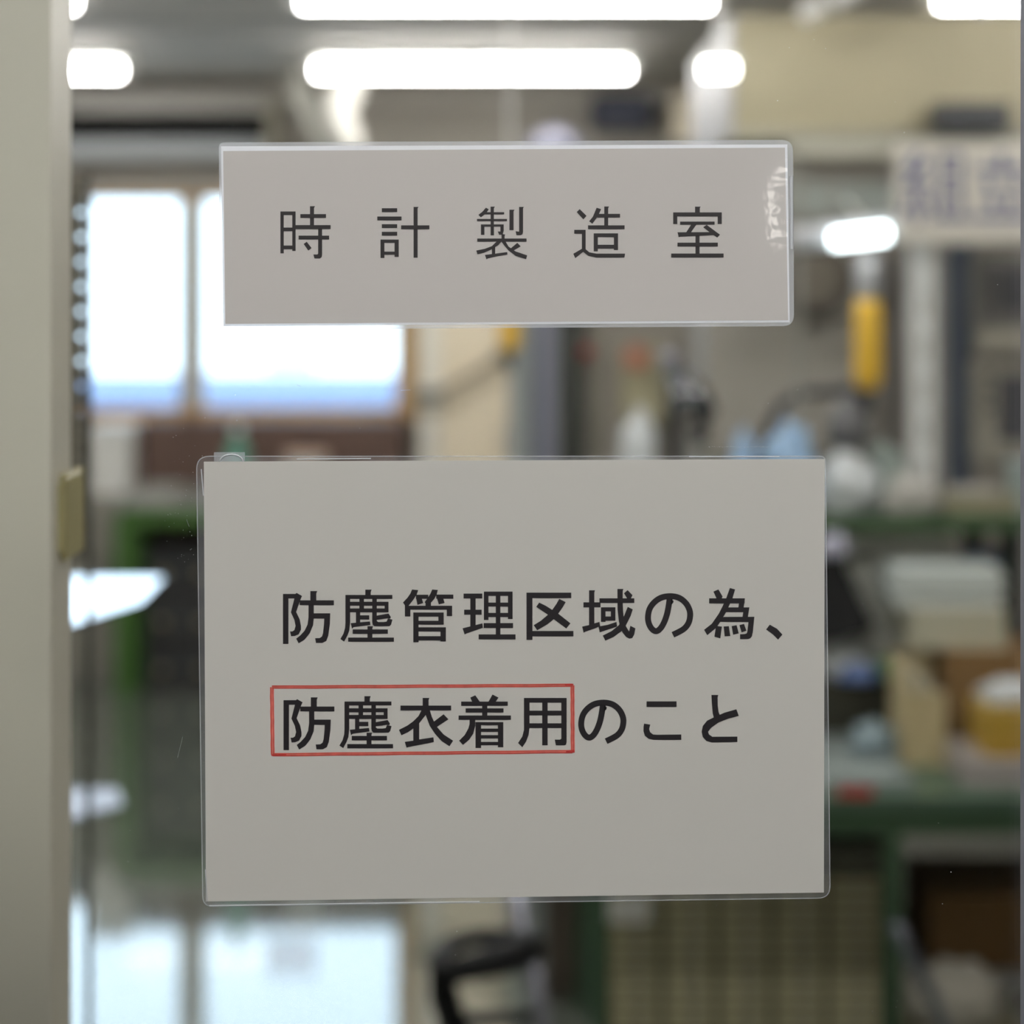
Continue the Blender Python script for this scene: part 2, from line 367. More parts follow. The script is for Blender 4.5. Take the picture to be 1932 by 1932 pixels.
obj('handle', MB().box(gxx-.06, gxx-.04, 9.085, 9.1, .45, .55), M_dark, t)
t = thing('white_case', 'white plastic case on top of the grey locker', 'case', (X(215, 9.2), 9.3, Z(935, 9.1)))
zb = Z(935, 9.1)
obj('body', MB().rbox(X(172, 9.2), X(250, 9.2), 9.15, 9.45, zb, Z(820, 9.15), .012), M_white, t)
obj('lid', MB().rbox(X(170, 9.2), X(252, 9.2), 9.14, 9.46, Z(820, 9.15), Z(803, 9.15), .008), M_white, t)
def bench(name, label, x0, x1, y0, y1, zt, legs, mt=M_greentop, mf=M_green, rail=.05, leg=.05):
    t = thing(name, label, 'workbench', ((x0+x1)/2, (y0+y1)/2, 0))
    obj('worktop', MB().box(x0, x1, y0, y1, zt-.025, zt), mt, t)
    obj('rail', MB().box(x0+.01, x1-.01, y0+.01, y0+.04, zt-.025-rail, zt-.0255), mf, t)
    obj('rail', MB().box(x0+.01, x1-.01, y1-.04, y1-.01, zt-.025-rail, zt-.0255), mf, t)
    for lx in legs:
        for ly in (y0+.01, y1-.01-leg): obj('leg', MB().box(lx, lx+leg, ly, ly+leg, 0, zt-.025-rail), mf, t)
    return t
bz = .80
bt = bench('green_workbench', 'green steel workbench in front of the far brown cabinet', X(228, 9.0), X(800, 9.0), 8.85, 9.28, bz, (X(228, 9.0), X(740, 9.0)), mat('grey_bench_top', (150,152,146), .4), mat('bright_green', (70,110,48), .4), rail=.07, leg=.075)
t = thing('crate', 'dark crate under the far green workbench', 'crate', (X(340, 9.0), 9.0, 0))
for z0 in (0, .2, .4):
    obj('panel', MB().box(X(282, 9.0), X(560, 9.0), 8.95, 9.2, z0+.012, z0+.19), M_dark, t)
    for px in (306, 380, 460): obj('knob', MB().lathe((X(px, 8.94), 8.935, z0+.09), [(0.004, -.014), (.02, -.01), (.02, .01), (.004, .014)], 12), mat('knob_tan', (150,140,112), .3), t)
    obj('shelf_board', MB().box(X(280, 9.0), X(562, 9.0), 8.94, 9.21, z0, z0+.012), mat('shelf_brown', (46,36,26), .6), t)
for i, (px, wd, h, c, nm, lb) in enumerate([(300, 46, .05, (165,165,160), 'tray', 'pale grey tray at the left end of the far green bench'),
        (362, 40, .04, (128,128,122), 'tray', 'darker grey tray beside the pale one on the far green bench')]):
    t = thing(nm, lb, 'tray', (X(px, 9.0), 9.05, bz)); 
    a, b = X(px-wd/1.3, 9.0), X(px+wd/1.3, 9.0); m = mat('tray_%s' % i, c, .5)
    obj('base', MB().box(a, b, 8.92, 9.18, bz, bz+.01), m, t)
    obj('rim', MB().box(a, b, 8.92, 8.93, bz+.01, bz+h).box(a, b, 9.17, 9.18, bz+.01, bz+h).box(a, a+.01, 8.93, 9.17, bz+.01, bz+h).box(b-.01, b, 8.93, 9.17, bz+.01, bz+h), m, t)
t = thing('green_bottle', 'teal green bottle standing in front of the brown cabinet top', 'bottle', (X(445, 9.0), 9.0, bz))
obj('bottle', MB().lathe((X(445, 9.0), 9.05, bz), [(.045, 0), (.05, .01), (.05, .2), (.02, .25), (.018, .28)], 20), mat('teal_plastic', (92,150,132), .35), t, True)
obj('cap', MB().lathe((X(445, 9.0), 9.05, bz+.28), [(.022, 0), (.022, .03)], 16), M_white, t)
t = thing('white_tub', 'white tub on the far bench just above the lower sign', 'tub', (X(575, 9.0), 9.05, bz))
obj('tub', MB().lathe((X(575, 9.0), 9.05, bz), [(.07, 0), (.085, .16), (.09, .17)], 20), M_white, t, True)
obj('lid', MB().lathe((X(575, 9.0), 9.05, bz+.17), [(.094, 0), (.094, .02)], 20), mat('peach_lid', (214,178,152), .5), t)
# tall cream locker right of the window
t = thing('cream_locker', 'tall cream locker between the far window and the machine column', 'locker', (X(873, 9.4), 9.55, 0))
lx0, lx1 = X(790, 9.35), X(962, 9.35)
obj('body', MB().box(lx0, lx1, 9.37, 9.78, 0, 2.12), M_cream, t)
mid = X(832, 9.35)
for a, b, c in ((lx0+.006, mid-.004, (248,244,232)), (mid+.004, lx1-.006, (246,232,206))):
    d = obj('door', MB().box(a, b, 9.35, 9.37, .05, 2.1), mat('locker_door_%d' % c[0], c, .45), t)
    obj('handle', MB().box(b-.03, b-.018, 9.335, 9.35, .95, 1.08), M_alu, d)

# ------------------------------------------------------------ machine column and tools in the middle
t = thing('dust_collector', 'blue-grey machine column with a domed top behind the upper sign', 'machine', (X(1040, 6.0), 6.2, 0))
D = 6.0
obj('drum', MB().lathe((X(1050, D), 6.25, 0), [(.10, 0), (.10, 2.04), (.085, 2.1), (.05, 2.145), (.01, 2.155)], 28), mat('drum_grey', (112,112,128), .35, metal=.3), t, True)
obj('front_duct', MB().box(X(958, D), X(1004, D), 6.05, 6.2, .0, 1.95), mat('duct_pale', (168,174,174), .4), t)['label'] = 'pale flat duct on its left'
obj('channel', MB().box(X(1004, D), X(1017, D), 6.1, 6.2, 0, 1.95), mat('channel_blue', (88,102,134), .4), t)
obj('cover', MB().box(X(1017, D), X(1052, D), 6.05, 6.15, 0, 1.9), mat('cover_grey', (144,146,162), .4), t)
obj('side_cover', MB().box(X(1052, D), X(1092, D), 6.08, 6.2, 0, 1.9), mat('side_dark', (72,76,68), .5), t)['label'] = 'dark side cover'
obj('conduit', MB().tube([(X(1122, D), 6.2, 0), (X(1122, D), 6.2, 1.9), (X(1100, D), 6.2, 1.93)], .028, 12), mat('conduit_pale', (168,164,152), .5), t, True)
obj('button', MB().tube([P(1106, 664, 6.15), P(1106, 664, 6.11)], .018, 12), M_red, t)
def air_tool(px, y0, y1, yt, D, label):
    t = thing('air_screwdriver', label, 'tool', (X(px, D), D, Z(y1, D)))
    c = X(px, D)
    obj('grip', MB().lathe((c, D, Z(y1, D)), [(.016, 0), (.026, .012), (.029, .04), (.027, Z(y0, D)-Z(y1, D)-.02), (.024, Z(y0, D)-Z(y1, D))], 20), M_yellow, t, True)
    obj('sleeve', MB().lathe((c, D, Z(y0, D)), [(.024, 0), (.026, .01), (.026, Z(yt, D)-Z(y0, D)-.01), (.02, Z(yt, D)-Z(y0, D))], 20), mat('tool_grey', (176,176,178), .3, metal=.4), t, True)
    obj('nose', MB().lathe((c, D, Z(y1, D)-.05), [(.008, 0), (.009, .03), (.017, .05)], 16), M_black, t, True)
    obj('hose', MB().tube([(c, D, Z(yt, D)), (c+.004, D+.02, Z(yt, D)+.05), (c-.003, 4.703 if D < 5 else D, 1.87 if D < 5 else CH-.001)], .006, 8), M_white, t, True)
    return t
air_tool(1637, 566, 736, 470, 4.45, 'yellow-gripped air screwdriver hanging beside the white post at the right')
air_tool(962, 560, 664, 480, 5.6, 'yellow-gripped air screwdriver hanging just under the upper sign')
# swing arm at the cream locker
t = thing('swing_arm', 'thin grey swing arm reaching up across the cream locker', 'arm', P(810, 752, 9.28))
obj('mount', MB().tube([P(778, 747, 9.28), P(836, 744, 9.28)], .028, 12), mat('mount_grey', (110,114,110), .4), t)
obj('arm', MB().tube([P(826, 744, 9.28), P(900, 702, 9.28), P(952, 668, 9.28)], .019, 10), mat('arm_tan', (160,150,132), .5), t)
obj('joint', MB().tube([P(938, 672, 9.27), P(968, 666, 9.3)], .030, 12), mat('mount_grey', (110,114,110), .4), t)
obj('bracket', MB().box(X(806, 9.28), X(826, 9.28), 9.29, 9.349, Z(752, 9.28), Z(738, 9.28)), M_grey, t)

# ------------------------------------------------------------ right-hand bench with upper shelf
BX0, BX1 = X(1112, 4.1), 1.55
SZ = 1.197; TZ = .723
bt = bench('assembly_bench', 'large green assembly bench with an upper shelf at the right', BX0, BX1, 4.0, 5.0, TZ, (BX0, X(1668, 4.02), BX1-.05), M_greentop, mat('bench_green_dark', (48,72,48), .45), rail=.045, leg=.032)
sx0 = X(1215, 4.5)
obj('shelf', MB().box(sx0, BX1, 4.52, 5.0, SZ-.02, SZ), mat('shelf_top', (124,132,124), .4), bt)
obj('shelf_rail', MB().box(sx0, BX1, 4.5, 4.52, SZ-.032, SZ+.004), mat('shelf_green', (64,88,58), .45), bt)['label'] = 'green front rail of the shelf'
for x in (sx0+.02, X(1893, 4.56)):
    for y in (4.56, 4.93): obj('shelf_post', MB().box(x, x+.04, y, y+.04, TZ, SZ-.02), mat('post_black', (26,36,28), .5), bt)
obj('red_label', MB().box(X(1582, 4.0), X(1648, 4.0), 4.003, 4.01, Z(1508, 4.0), Z(1487, 4.0)), M_red, bt)['label'] = 'red label on the front rail'
# uprights carrying the sign, the lamp and the balancer rail
t = thing('white_post', 'white upright post on the bench shelf under the hanging sign', 'post', (X(1745, 4.6), 4.6, SZ))
obj('post', MB().box(X(1722, 4.6), X(1767, 4.6), 4.6, 4.65, SZ, Z(330, 4.6)), mat('post_white', (218,221,220), .4), t)
obj('foot', MB().box(X(1712, 4.6), X(1777, 4.6), 4.585, 4.665, SZ, SZ+.01), M_alu, t)
for i in range(5): obj('slot', MB().box(X(1741, 4.6), X(1748, 4.6), 4.597, 4.6, SZ+.06+i*.09, SZ+.11+i*.09), M_grey, t)
t = thing('blue_post', 'dark blue-grey upright post right of the white post', 'post', (X(1812, 4.75), 4.75, SZ))
obj('post', MB().box(X(1795, 4.75), X(1832, 4.75), 4.75, 4.8, SZ, Z(462, 4.75)), mat('post_blue', (78,88,104), .45), t)
obj('foot', MB().box(X(1785, 4.75), X(1842, 4.75), 4.74, 4.81, SZ, SZ+.01), M_dark, t)
t = thing('cross_rail', 'pale rail joining the posts above the hanging sign', 'rail', (1.0, 4.7, Z(300, 4.7)))
obj('rail', MB().box(X(1490, 4.7), 1.55, 4.66, 4.70, Z(296, 4.7), Z(270, 4.7)), mat('rail_pale', (182,180,166), .5), t)
obj('lower_rail', MB().box(X(1490, 4.7), 1.55, 4.705, 4.74, Z(408, 4.7), Z(345, 4.7)), mat('rail_bluegrey', (142,148,144), .45), t)
for x in (X(1500, 4.7), 1.5): obj('upright', MB().box(x, x+.02, 4.70, 4.705, Z(408, 4.7), Z(270, 4.7)), M_grey, t)
for x in (X(1500, 4.7), 1.5): obj('leg', MB().box(x+.005, x+.017, 4.705, 4.717, SZ, Z(408, 4.7)), M_grey, t)
# sign 組立
def R4(x0, y0, x1, y1): return [(x0, y0), (x1, y0), (x1, y1), (x0, y1)]
SD = 4.58
t = thing('assembly_sign', 'white hanging sign with large blue lettering at the right edge', 'sign', (X(1825, SD), SD, Z(458, SD)))
obj('board', MB().box(X(1688, SD), X(1964, SD), SD, SD+.006, Z(458, SD), Z(264, SD)), mat('sign_board_white', (206,202,192), .5), t)
kumi = [R4(1703,318,1722,326), [(1730,284),(1740,288),(1716,322),(1706,318)], [(1745,300),(1755,305),(1716,352),(1706,347)], R4(1700,344,1758,352), R4(1726,352,1736,424), [(1710,372),(1718,375),(1708,410),(1699,406)], [(1745,370),(1752,368),(1762,398),(1754,402)],
        R4(1772,288,1781,412), R4(1806,288,1815,412), R4(1772,288,1815,297), R4(1772,326,1815,334), R4(1772,364,1815,372), R4(1762,406,1826,416)]
tatsu = [R4(1883,288,1896,318), R4(1842,314,1938,325), [(1858,338),(1869,335),(1882,392),(1871,395)], [(1912,334),(1923,337),(1908,398),(1897,395)], R4(1836,404,1946,415)]
for g in (kumi, tatsu):
    b = MB()
    for q in g: b.prism([(X(x, SD), Z(y, SD)) for x, y in q], SD-.0012, SD)
    obj('character', b, M_blueink, t)
for px in (1700, 1950): obj('hook', MB().tube([(X(px, SD), SD+.004, Z(266, SD)), (X(px, SD), 4.655, Z(282, 4.7))], .002, 6), M_alu, t)
# bench lamp
t = thing('bench_lamp', 'small tilted fluorescent lamp glowing over the bench at the right', 'lamp', P(1600, 470, 4.35))
a, b = P(1502, 462, 4.35), P(1565, 452, 4.35)
obj('housing', MB().tube([P(1495, 452, 4.37), P(1688, 428, 4.37)], .026, 12), mat('lamp_housing', (196,198,202), .35), t)
obj('tube', MB().tube([P(1572, 452, 4.33), P(1674, 440, 4.33)], .017, 12), M_tubecool, t)
obj('bracket', MB().box(X(1598, 4.38), X(1612, 4.38), 4.39, 4.66, Z(432, 4.38), Z(424, 4.38)), M_grey, t)
obj('stem', MB().box(X(1598, 4.38), X(1612, 4.38), 4.645, 4.66, Z(432, 4.38), Z(345, 4.7)), M_grey, t)
# controllers at the right edge
def controller(y0, y1, D, lab, dark):
    t = thing('controller', lab, 'controller', (X(1900, D), D+.15, Z(y1, D)))
    obj('case', MB().rbox(X(1842, D), X(1842, D)+.3, D, D+.085, Z(y1, D), Z(y0, D), .006), mat('ctl_case_%d' % dark, (118,116,110) if dark else (148,144,134), .5), t)
    obj('front_panel', MB().box(X(1850, D), X(1842, D)+.29, D-.006, D, Z(y1-12, D), Z(y0+12, D)), mat('ctl_front_%d' % dark, (92,90,88) if dark else (140,136,126), .5), t)
    obj('screen', MB().box(X(1884, D), X(1884, D)+.14, D-.009, D-.006, Z(y1-38, D), Z(y0+28, D)), mat('ctl_screen', (66,66,70), .3), t)
    for i in range(3): obj('knob', MB().tube([(X(1864, D), D-.02, Z(y0+30+i*28, D)), (X(1864, D), D-.006, Z(y0+30+i*28, D))], .008, 10), M_dark, t)
controller(680, 868, 4.66, 'grey controller with a dark screen standing on the bench shelf', 0)
t = thing('small_shelf', 'pale shelf board above the grey controller at the right edge', 'shelf', (1.15, 4.65, Z(665, 4.66)))
obj('board', MB().box(X(1833, 4.75), 1.5, 4.63, 4.795, Z(655, 4.66), Z(622, 4.66)), mat('shelf_pale', (142,138,126), .5), t)
controller(480, 622, 4.66, 'dark controller on the pale shelf board at the right edge', 1)
# round dark machine head and grey machine
t = thing('press_machine', 'grey bench press with a dark round head right of the upper sign', 'machine', (X(1560, 5.3), 5.4, 0))
D = 5.3
obj('stand', MB().box(X(1335, D), X(1705, D), 5.35, 5.9, 0, Z(850, D)), mat('machine_stand', (126,124,116), .5), t)
obj('body', MB().rbox(X(1345, D), X(1700, D), 5.45, 5.85, Z(850, D), Z(590, D), .02), mat('machine_body', (150,146,138), .5), t)
obj('column', MB().box(X(1690, D), X(1720, D), 5.4, 5.6, Z(850, D), Z(480, D)), mat('machine_column', (98,94,90), .5), t)
obj('head', MB().tube([P(1540, 528, 5.3), P(1540, 528, 5.75)], .095, 24), mat('head_dark', (84,78,70), .5), t)['label'] = 'dark round head'
obj('head_ring', MB().tube([P(1540, 528, 5.27), P(1540, 528, 5.3)], .062, 24), mat('head_ring', (104,98,88), .4), t)
obj('neck', MB().box(X(1500, D), X(1590, D), 5.5, 5.7, Z(620, D), Z(540, D)), mat('head_dark', (84,78,70), .5), t)
t = thing('boom_arm', 'black bent boom arm below the yellow screwdriver', 'arm', P(1440, 900, 4.7))
bp_ = [Vector((X(1428, 4.75), 4.75, SZ)), P(1440, 830, 4.75), P(1470, 768, 4.75), P(1510, 742, 4.75), P(1600, 736, 4.7), P(1640, 748, 4.62)]
obj('arm', MB().tube(bp_, .013, 12), mat('boom_dark', (52,52,54), .4), t, True)
obj('clamp', MB().lathe(P(1602, 850, 4.66), [(.02, 0), (.045, .01), (.05, .06), (.035, .09), (.012, .12)], 20), mat('boom_grey', (96,96,98), .35), t, True)
obj('rod', MB().tube([P(1640, 748, 4.62), P(1606, 812, 4.66), P(1602, 850, 4.66)], .012, 10), mat('boom_dark', (52,52,54), .4), t, True)
obj('foot', MB().lathe((X(1428, 4.75), 4.75, SZ), [(.05, 0), (.05, .012), (.02, .02)], 18), M_black, t)
# microscope
t = thing('microscope', 'black stereo microscope on the bench shelf above the lower sign', 'microscope', (X(1290, 4.8), 4.8, SZ))
D = 4.8; M_scope = mat('microscope_black', (34,34,36), .25)
obj('base', MB().rbox(X(1225, D), X(1345, D), 4.68, 4.92, SZ, SZ+.03, .008), M_scope, t)
obj('column', MB().tube([(X(1278, D), 4.87, SZ+.03), (X(1276, D), 4.87, Z(690, D))], .014, 14), M_scope, t)
obj('head', MB().tube([P(1272, 700, 4.86), P(1310, 742, 4.74), P(1330, 778, 4.68)], [.022, .03, .026], 16), M_scope, t, True)
for dx in (-16, 18):
    e = obj('eyepiece', MB().tube([P(1300+dx, 775, 4.7), P(1296+dx, 735, 4.62)], [.017, .014], 16), M_chrome, t, True)
    e['label'] = 'chrome eyepiece'
obj('focus_knob', MB().tube([P(1290, 766, 4.8), P(1276, 768, 4.8)], .024, 18), mat('knob_lilac', (120,122,150), .15, metal=.6), t)
obj('eyepiece_glint', MB().lathe(P(1261, 690, 4.84), [(.005, 0), (.022, .008), (.024, .02), (.012, .032)], 18), mat('glint_lavender', (150,150,165), .3), t, True)  # pale disc added as a painted highlight on the black eyepiece
obj('objective', MB().lathe((X(1318, D), 4.76, Z(835, D)), [(.014, 0), (.02, .02), (.02, .05)], 16), M_scope, t, True)
# red-orange and pale boxes behind
t = thing('panel_box', 'greenish panel box with an orange lamp on the far wall', 'box', (X(1215, 9.5), 9.7, Z(790, 9.5)))
obj('case', MB().rbox(X(1178, 9.5), X(1256, 9.5), 9.6, 9.79, Z(800, 9.5), Z(655, 9.5), .01), mat('panel_olive', (176,170,140), .5), t)
obj('lamp_lens', MB().tube([P(1200, 674, 9.6), P(1200, 674, 9.52)], .05, 16), mat('orange_lens', (190,120,96), .4), t)
# ---- clutter on the shelf
def bag(px, py, D, rx, rz, m, label, seed, cat='bag', name='plastic_bag', ry=None, zb=None, amp=.3):
    zb = SZ if zb is None else zb
    c = (X(px, D), D, zb+rz*.6)
    t = tag(obj(name, MB().blob(c, (rx, ry or rx*.8, rz), seed, amp), m, None, True), label, cat)
    return t
bag(1205, 830, 4.66, .04, .13, M_bag, 'white crumpled bag left of the microscope', 1)
bag(1402, 838, 4.66, .028, .105, M_bluebag, 'small light blue bag right of the microscope', 2)
bag(1486, 830, 4.62, .055, .118, M_bluebag, 'larger light blue bag at the top right corner of the lower sign', 3)
bag(1600, 900, 4.62, .062, .075, M_bag, 'white bag lying at the left end of the visible shelf', 4, amp=.4)
bag(1668, 900, 4.72, .045, .085, mat('greenish_bag', (176,190,184), .4), 'pale greenish bag behind the white bag on the shelf', 5, amp=.4)
bag(1715, 915, 4.555, .055, .05, mat('grey_cloth', (182,180,174), .8), 'folded grey cloth right of the white bag on the shelf', 6, 'cloth', 'folded_cloth', ry=.036)
t = thing('work_tray', 'shallow beige tray with papers at the right of the shelf', 'tray', (X(1830, 4.57), 4.57, SZ))
a, b = X(1775, 4.6), X(1905, 4.6)
obj('base', MB().box(a, b, 4.535, 4.6, SZ+.0, SZ+.012), mat('tray_beige', (150,146,122), .5), t)
obj('front_wall', MB().box(a, b, 4.525, 4.535, SZ, SZ+.045), mat('tray_beige', (150,146,122), .5), t)
obj('side_wall', MB().box(a, a+.008, 4.535, 4.6, SZ+.012, SZ+.045).box(b-.008, b, 4.535, 4.6, SZ+.012, SZ+.045), mat('tray_beige', (150,146,122), .5), t)
t = thing('paper_stack', 'stack of grey-white sheets in the beige tray', 'papers', (X(1825, 4.57), 4.57, SZ+.012))
for i in range(5): obj('sheet', MB().box(a+.012, b-.012-.004*i, 4.537+.004*i, 4.598, SZ+.0125+i*.009, SZ+.0205+i*.009), mat('sheet_grey', (186,182,176), .8), t)
t = thing('pale_green_box', 'pale green-blue carton at the right end of the shelf', 'carton', (X(1935, 4.4), 4.4, SZ))
obj('body', MB().rbox(X(1910, 4.55), X(1910, 4.55)+.12, 4.53, 4.6, SZ, Z(878, 4.56), .004), mat('carton_green', (150,164,160), .5), t)
obj('lid', MB().box(X(1908, 4.55), X(1908, 4.55)+.124, 4.528, 4.602, Z(878, 4.56), Z(868, 4.56)), mat('carton_lid', (170,182,182), .5), t)
# ---- on the worktop, under the shelf
t = thing('filing_box', 'tall pale filing box standing at the back under the shelf', 'box', (X(1705, 4.65), 4.72, TZ))
obj('body', MB().rbox(X(1602, 4.65), X(1800, 4.65), 4.64, 4.8, TZ, Z(1008, 4.65), .005), mat('file_pale', (240,241,232), .6), t)
for i in range(4): obj('divider', MB().box(X(1608, 4.65), X(1794, 4.65), 4.634, 4.64, Z(1190-i*45, 4.65), Z(1187-i*45, 4.65)), M_grey, t)
def carton(name, label, x0, x1, y0, y1, z0, z1, m, mt=M_tape, cat='box'):
    t = thing(name, label, cat, ((x0+x1)/2, (y0+y1)/2, z0)); yc = (y0+y1)/2
    obj('body', MB().box(x0, x1, y0, y1, z0, z1-.004), m, t)
    obj('flap', MB().box(x0, x1, y0, yc-.002, z1-.004, z1), m, t); obj('flap', MB().box(x0, x1, yc+.002, y1, z1-.004, z1), m, t)
    if mt: obj('tape', MB().box((x0+x1)/2-.022, (x0+x1)/2+.022, y0-.0008, y0, z1-.07, z1-.004), mt, t)
    return t
cz = Z(1228, 4.35)
carton('cardboard_box', 'large brown cardboard box on the worktop at the right edge', X(1786, 4.35), 1.24, 4.35, 4.62, TZ, cz, M_card)
t = carton('beige_carton', 'beige carton on top of the large cardboard box', X(1716, 4.4), X(1892, 4.4), 4.37, 4.6, cz, cz+.082, mat('carton_beige', (186,184,164), .6), None)
t = thing('folder_pile', 'pile of white folders on top of the beige carton', 'folders', (X(1790, 4.4), 4.45, cz+.082))
for i in range(6):
    o = random.uniform(-.012, .012)
    obj('folder', MB().box(X(1690, 4.4)+o, X(1890, 4.4)+o, 4.38+o, 4.58+o, cz+.0822+i*.0135, cz+.0945+i*.0135), mat('folder_%d' % (i % 2), ((232,236,232), (206,214,212))[i % 2], .55), t)
t = thing('blue_folder', 'blue folder behind the white folder pile', 'folder', (X(1870, 4.65), 4.7, cz))
obj('cover', MB().box(X(1815, 4.66), X(1892, 4.66), 4.66, 4.675, cz, Z(1040, 4.66)), mat('folder_blue', (72,104,160), .5), t)
obj('spine', MB().box(X(1892, 4.66), X(1896, 4.66), 4.655, 4.68, cz, Z(1040, 4.66)), mat('folder_spine', (56,84,136), .5), t)
carton('support_box', 'dark box holding up the blue folder', X(1806, 4.66), X(1905, 4.66), 4.635, 4.72, TZ, cz, M_dark, None)
t = thing('file_holder', 'cream upright file holder left of the cardboard box', 'file holder', (X(1735, 4.3), 4.35, TZ))
fx0, fx1 = X(1700, 4.3), X(1778, 4.3)
obj('back', MB().box(fx0, fx1, 4.42, 4.43, TZ, Z(1228, 4.42)), mat('holder_cream', (190,176,138), .6), t)
obj('side', MB().prism([(4.27, TZ), (4.42, TZ), (4.42, Z(1228, 4.42)), (4.27, Z(1290, 4.3))], fx0, fx0+.006), mat('holder_cream', (190,176,138), .6), t)
o = t.children[-1]
for v in o.data.vertices: q = v.co+ORG[t]; v.co = Vector((q.y, q.x, q.z))-ORG[t]
obj('front', MB().box(fx0+.006, fx1, 4.265, 4.275, TZ, Z(1300, 4.3)), mat('holder_cream', (190,176,138), .6), t)
for i in range(4): obj('document', MB().box(fx0+.012+i*.016, fx0+.022+i*.016, 4.29, 4.41, TZ+.002, Z(1250+i*14, 4.35)), mat('doc_%d' % (i % 2), ((206,198,170), (160,160,152))[i % 2], .7), t)
t = thing('yellow_box', 'yellow carton lying in front of the cardboard box', 'box', (X(1900, 4.15), 4.2, TZ+.05))
carton('grey_case', 'flat grey-white case under the yellow carton', X(1818, 4.1), 1.12, 4.08, 4.3, TZ, TZ+.05, mat('case_greywhite', (158,152,150), .5), None, 'case')
obj('body', MB().box(X(1862, 4.12), 1.1, 4.12, 4.28, TZ+.05, Z(1350, 4.12)), mat('carton_yellow', (170,138,50), .6), t)
obj('lid', MB().box(X(1860, 4.12), 1.102, 4.118, 4.282, Z(1350, 4.12), Z(1343, 4.12)), mat('carton_yellow2', (180,150,66), .6), t)
t = bag(1905, 1330, 4.2, .06, .03, M_bag, 'white plastic wrapping on top of the yellow carton', 8, 'wrapping', 'plastic_wrap', zb=Z(1343, 4.12))
carton('dark_box', 'dark olive box on the worktop beside the lower sign', X(1500, 4.5), X(1690, 4.5), 4.5, 4.6, TZ, Z(1285, 4.5), mat('box_olive', (46,46,34), .6), None)
zz = Z(1285, 4.5)
bag(1600, 1220, 4.55, .055, .05, M_bag, 'white bag on top of the dark olive box', 9, zb=zz)
bag(1622, 1250, 4.5, .045, .022, mat('blue_bag', (110,134,190), .4), 'blue pouch in front of the white bag on the dark box', 10, 'pouch', 'pouch', zb=zz)
bag(1674, 1245, 4.52, .02, .03, mat('green_pouch', (110,158,96), .5), 'small green pouch on the right end of the dark box', 11, 'pouch', 'pouch', zb=zz)
bag(1718, 1230, 4.54, .024, .05, mat('lilac_bag', (176,178,190), .4), 'pale lilac bag between the dark box and the file holder', 12, zb=TZ+.11)
carton('small_carton', 'small grey carton under the pale lilac bag', X(1697, 4.5), X(1742, 4.5), 4.5, 4.6, TZ, TZ+.11, M_grey, None)
t = thing('black_tool_bag', 'black tool bag hanging under the shelf at the edge of the lower sign', 'bag', (X(1570, 4.5), 4.5, Z(1200, 4.5)))
obj('body', MB().prism([(X(a_, 4.45), Z(b_, 4.45)) for a_, b_ in ((1490, 1015), (1600, 1020), (1598, 1070), (1650, 1180), (1640, 1195), (1560, 1215), (1490, 1205))], 4.45, 4.55), M_black, t)
obj('strap', MB().box(X(1500, 4.45), X(1512, 4.45), 4.49, 4.51, Z(1015, 4.45), SZ-.02).box(X(1585, 4.45), X(1597, 4.45), 4.49, 4.51, Z(1015, 4.45), SZ-.02), M_black, t)
t = bag(1572, 1030, 4.38, .03, .03, mat('lavender_bag', (178,178,196), .4), 'lavender bag on the hook in front of the black tool bag', 13, zb=Z(1050, 4.38))
t = thing('parts_tray', 'flat pale tray at the front edge of the worktop', 'tray', (X(1640, 4.25), 4.25, TZ))
a, b = X(1490, 4.25), X(1693, 4.25)
obj('base', MB().box(a, b, 4.06, 4.49, TZ, TZ+.006), mat('tray_greengrey', (142,152,150), .4), t)
obj('rim', MB().box(a, b, 4.06, 4.066, TZ+.006, TZ+.018).box(a, b, 4.484, 4.49, TZ+.006, TZ+.018).box(b-.006, b, 4.066, 4.484, TZ+.006, TZ+.018), mat('tray_rim', (130,140,138), .4), t)
t = bag(1650, 1400, 4.35, .05, .04, mat('blue_grey_bag', (132,150,158), .4), 'blue-grey bag lying in the pale tray', 14, zb=TZ+.006)
# ---- under the bench
D = 4.3
dx0, dx1, dz1 = X(1146, D), X(1664, D), Z(1592, D)
t = thing('drawer_cabinet', 'beige small-parts cabinet with many thin drawers under the bench', 'cabinet', ((dx0+dx1)/2, 4.5, 0))
obj('body', MB().box(dx0, dx1, D+.012, 4.75, 0.0, dz1), mat('cabinet_shell', (66,64,48), .5), t)  # shell colour darkened to paint shade in the gaps between drawers
cols = 5; cw = (dx1-dx0)/cols; M_dr = mat('drawer_front', (180,174,140), .5)
obj('top_panel', MB().box(dx0, dx1, D+.006, D+.012, dz1-.055, dz1), mat('cabinet_top', (92,92,78), .5), t)
proto = None
nd = 15; dh = .0262
for c in range(cols):
    for r in range(nd):
        z0 = dz1-.062-(r+1)*dh
        if proto is None:
            proto = obj('drawer', MB().box(0, cw-.014, 0, .012, 0, dh-.008), M_dr, t)
            pm = proto.data
            for v in pm.vertices: v.co += ORG[t]     # keep the shared mesh at its own corner
            ph = obj('pull', MB().box(cw*.42, cw*.58, -.006, 0, .008, .014), M_alu, t)
            for v in ph.data.vertices: v.co += ORG[t]
            ph.parent = proto; dro = proto; pull = ph
        else:
            dro = proto.copy(); COL.objects.link(dro); pull = ph.copy(); COL.objects.link(pull); pull.parent = dro
        dro.location = Vector((dx0+c*cw+.007, D, z0))-ORG[t]; dro.parent = t
t = tag(obj('white_card', MB().box(X(1146, 4.27), X(1226, 4.27), D-.012, D-.008, Z(1742, 4.28), Z(1694, 4.28)), M_paper), 'white card on the upper left of the drawer cabinet', 'card')
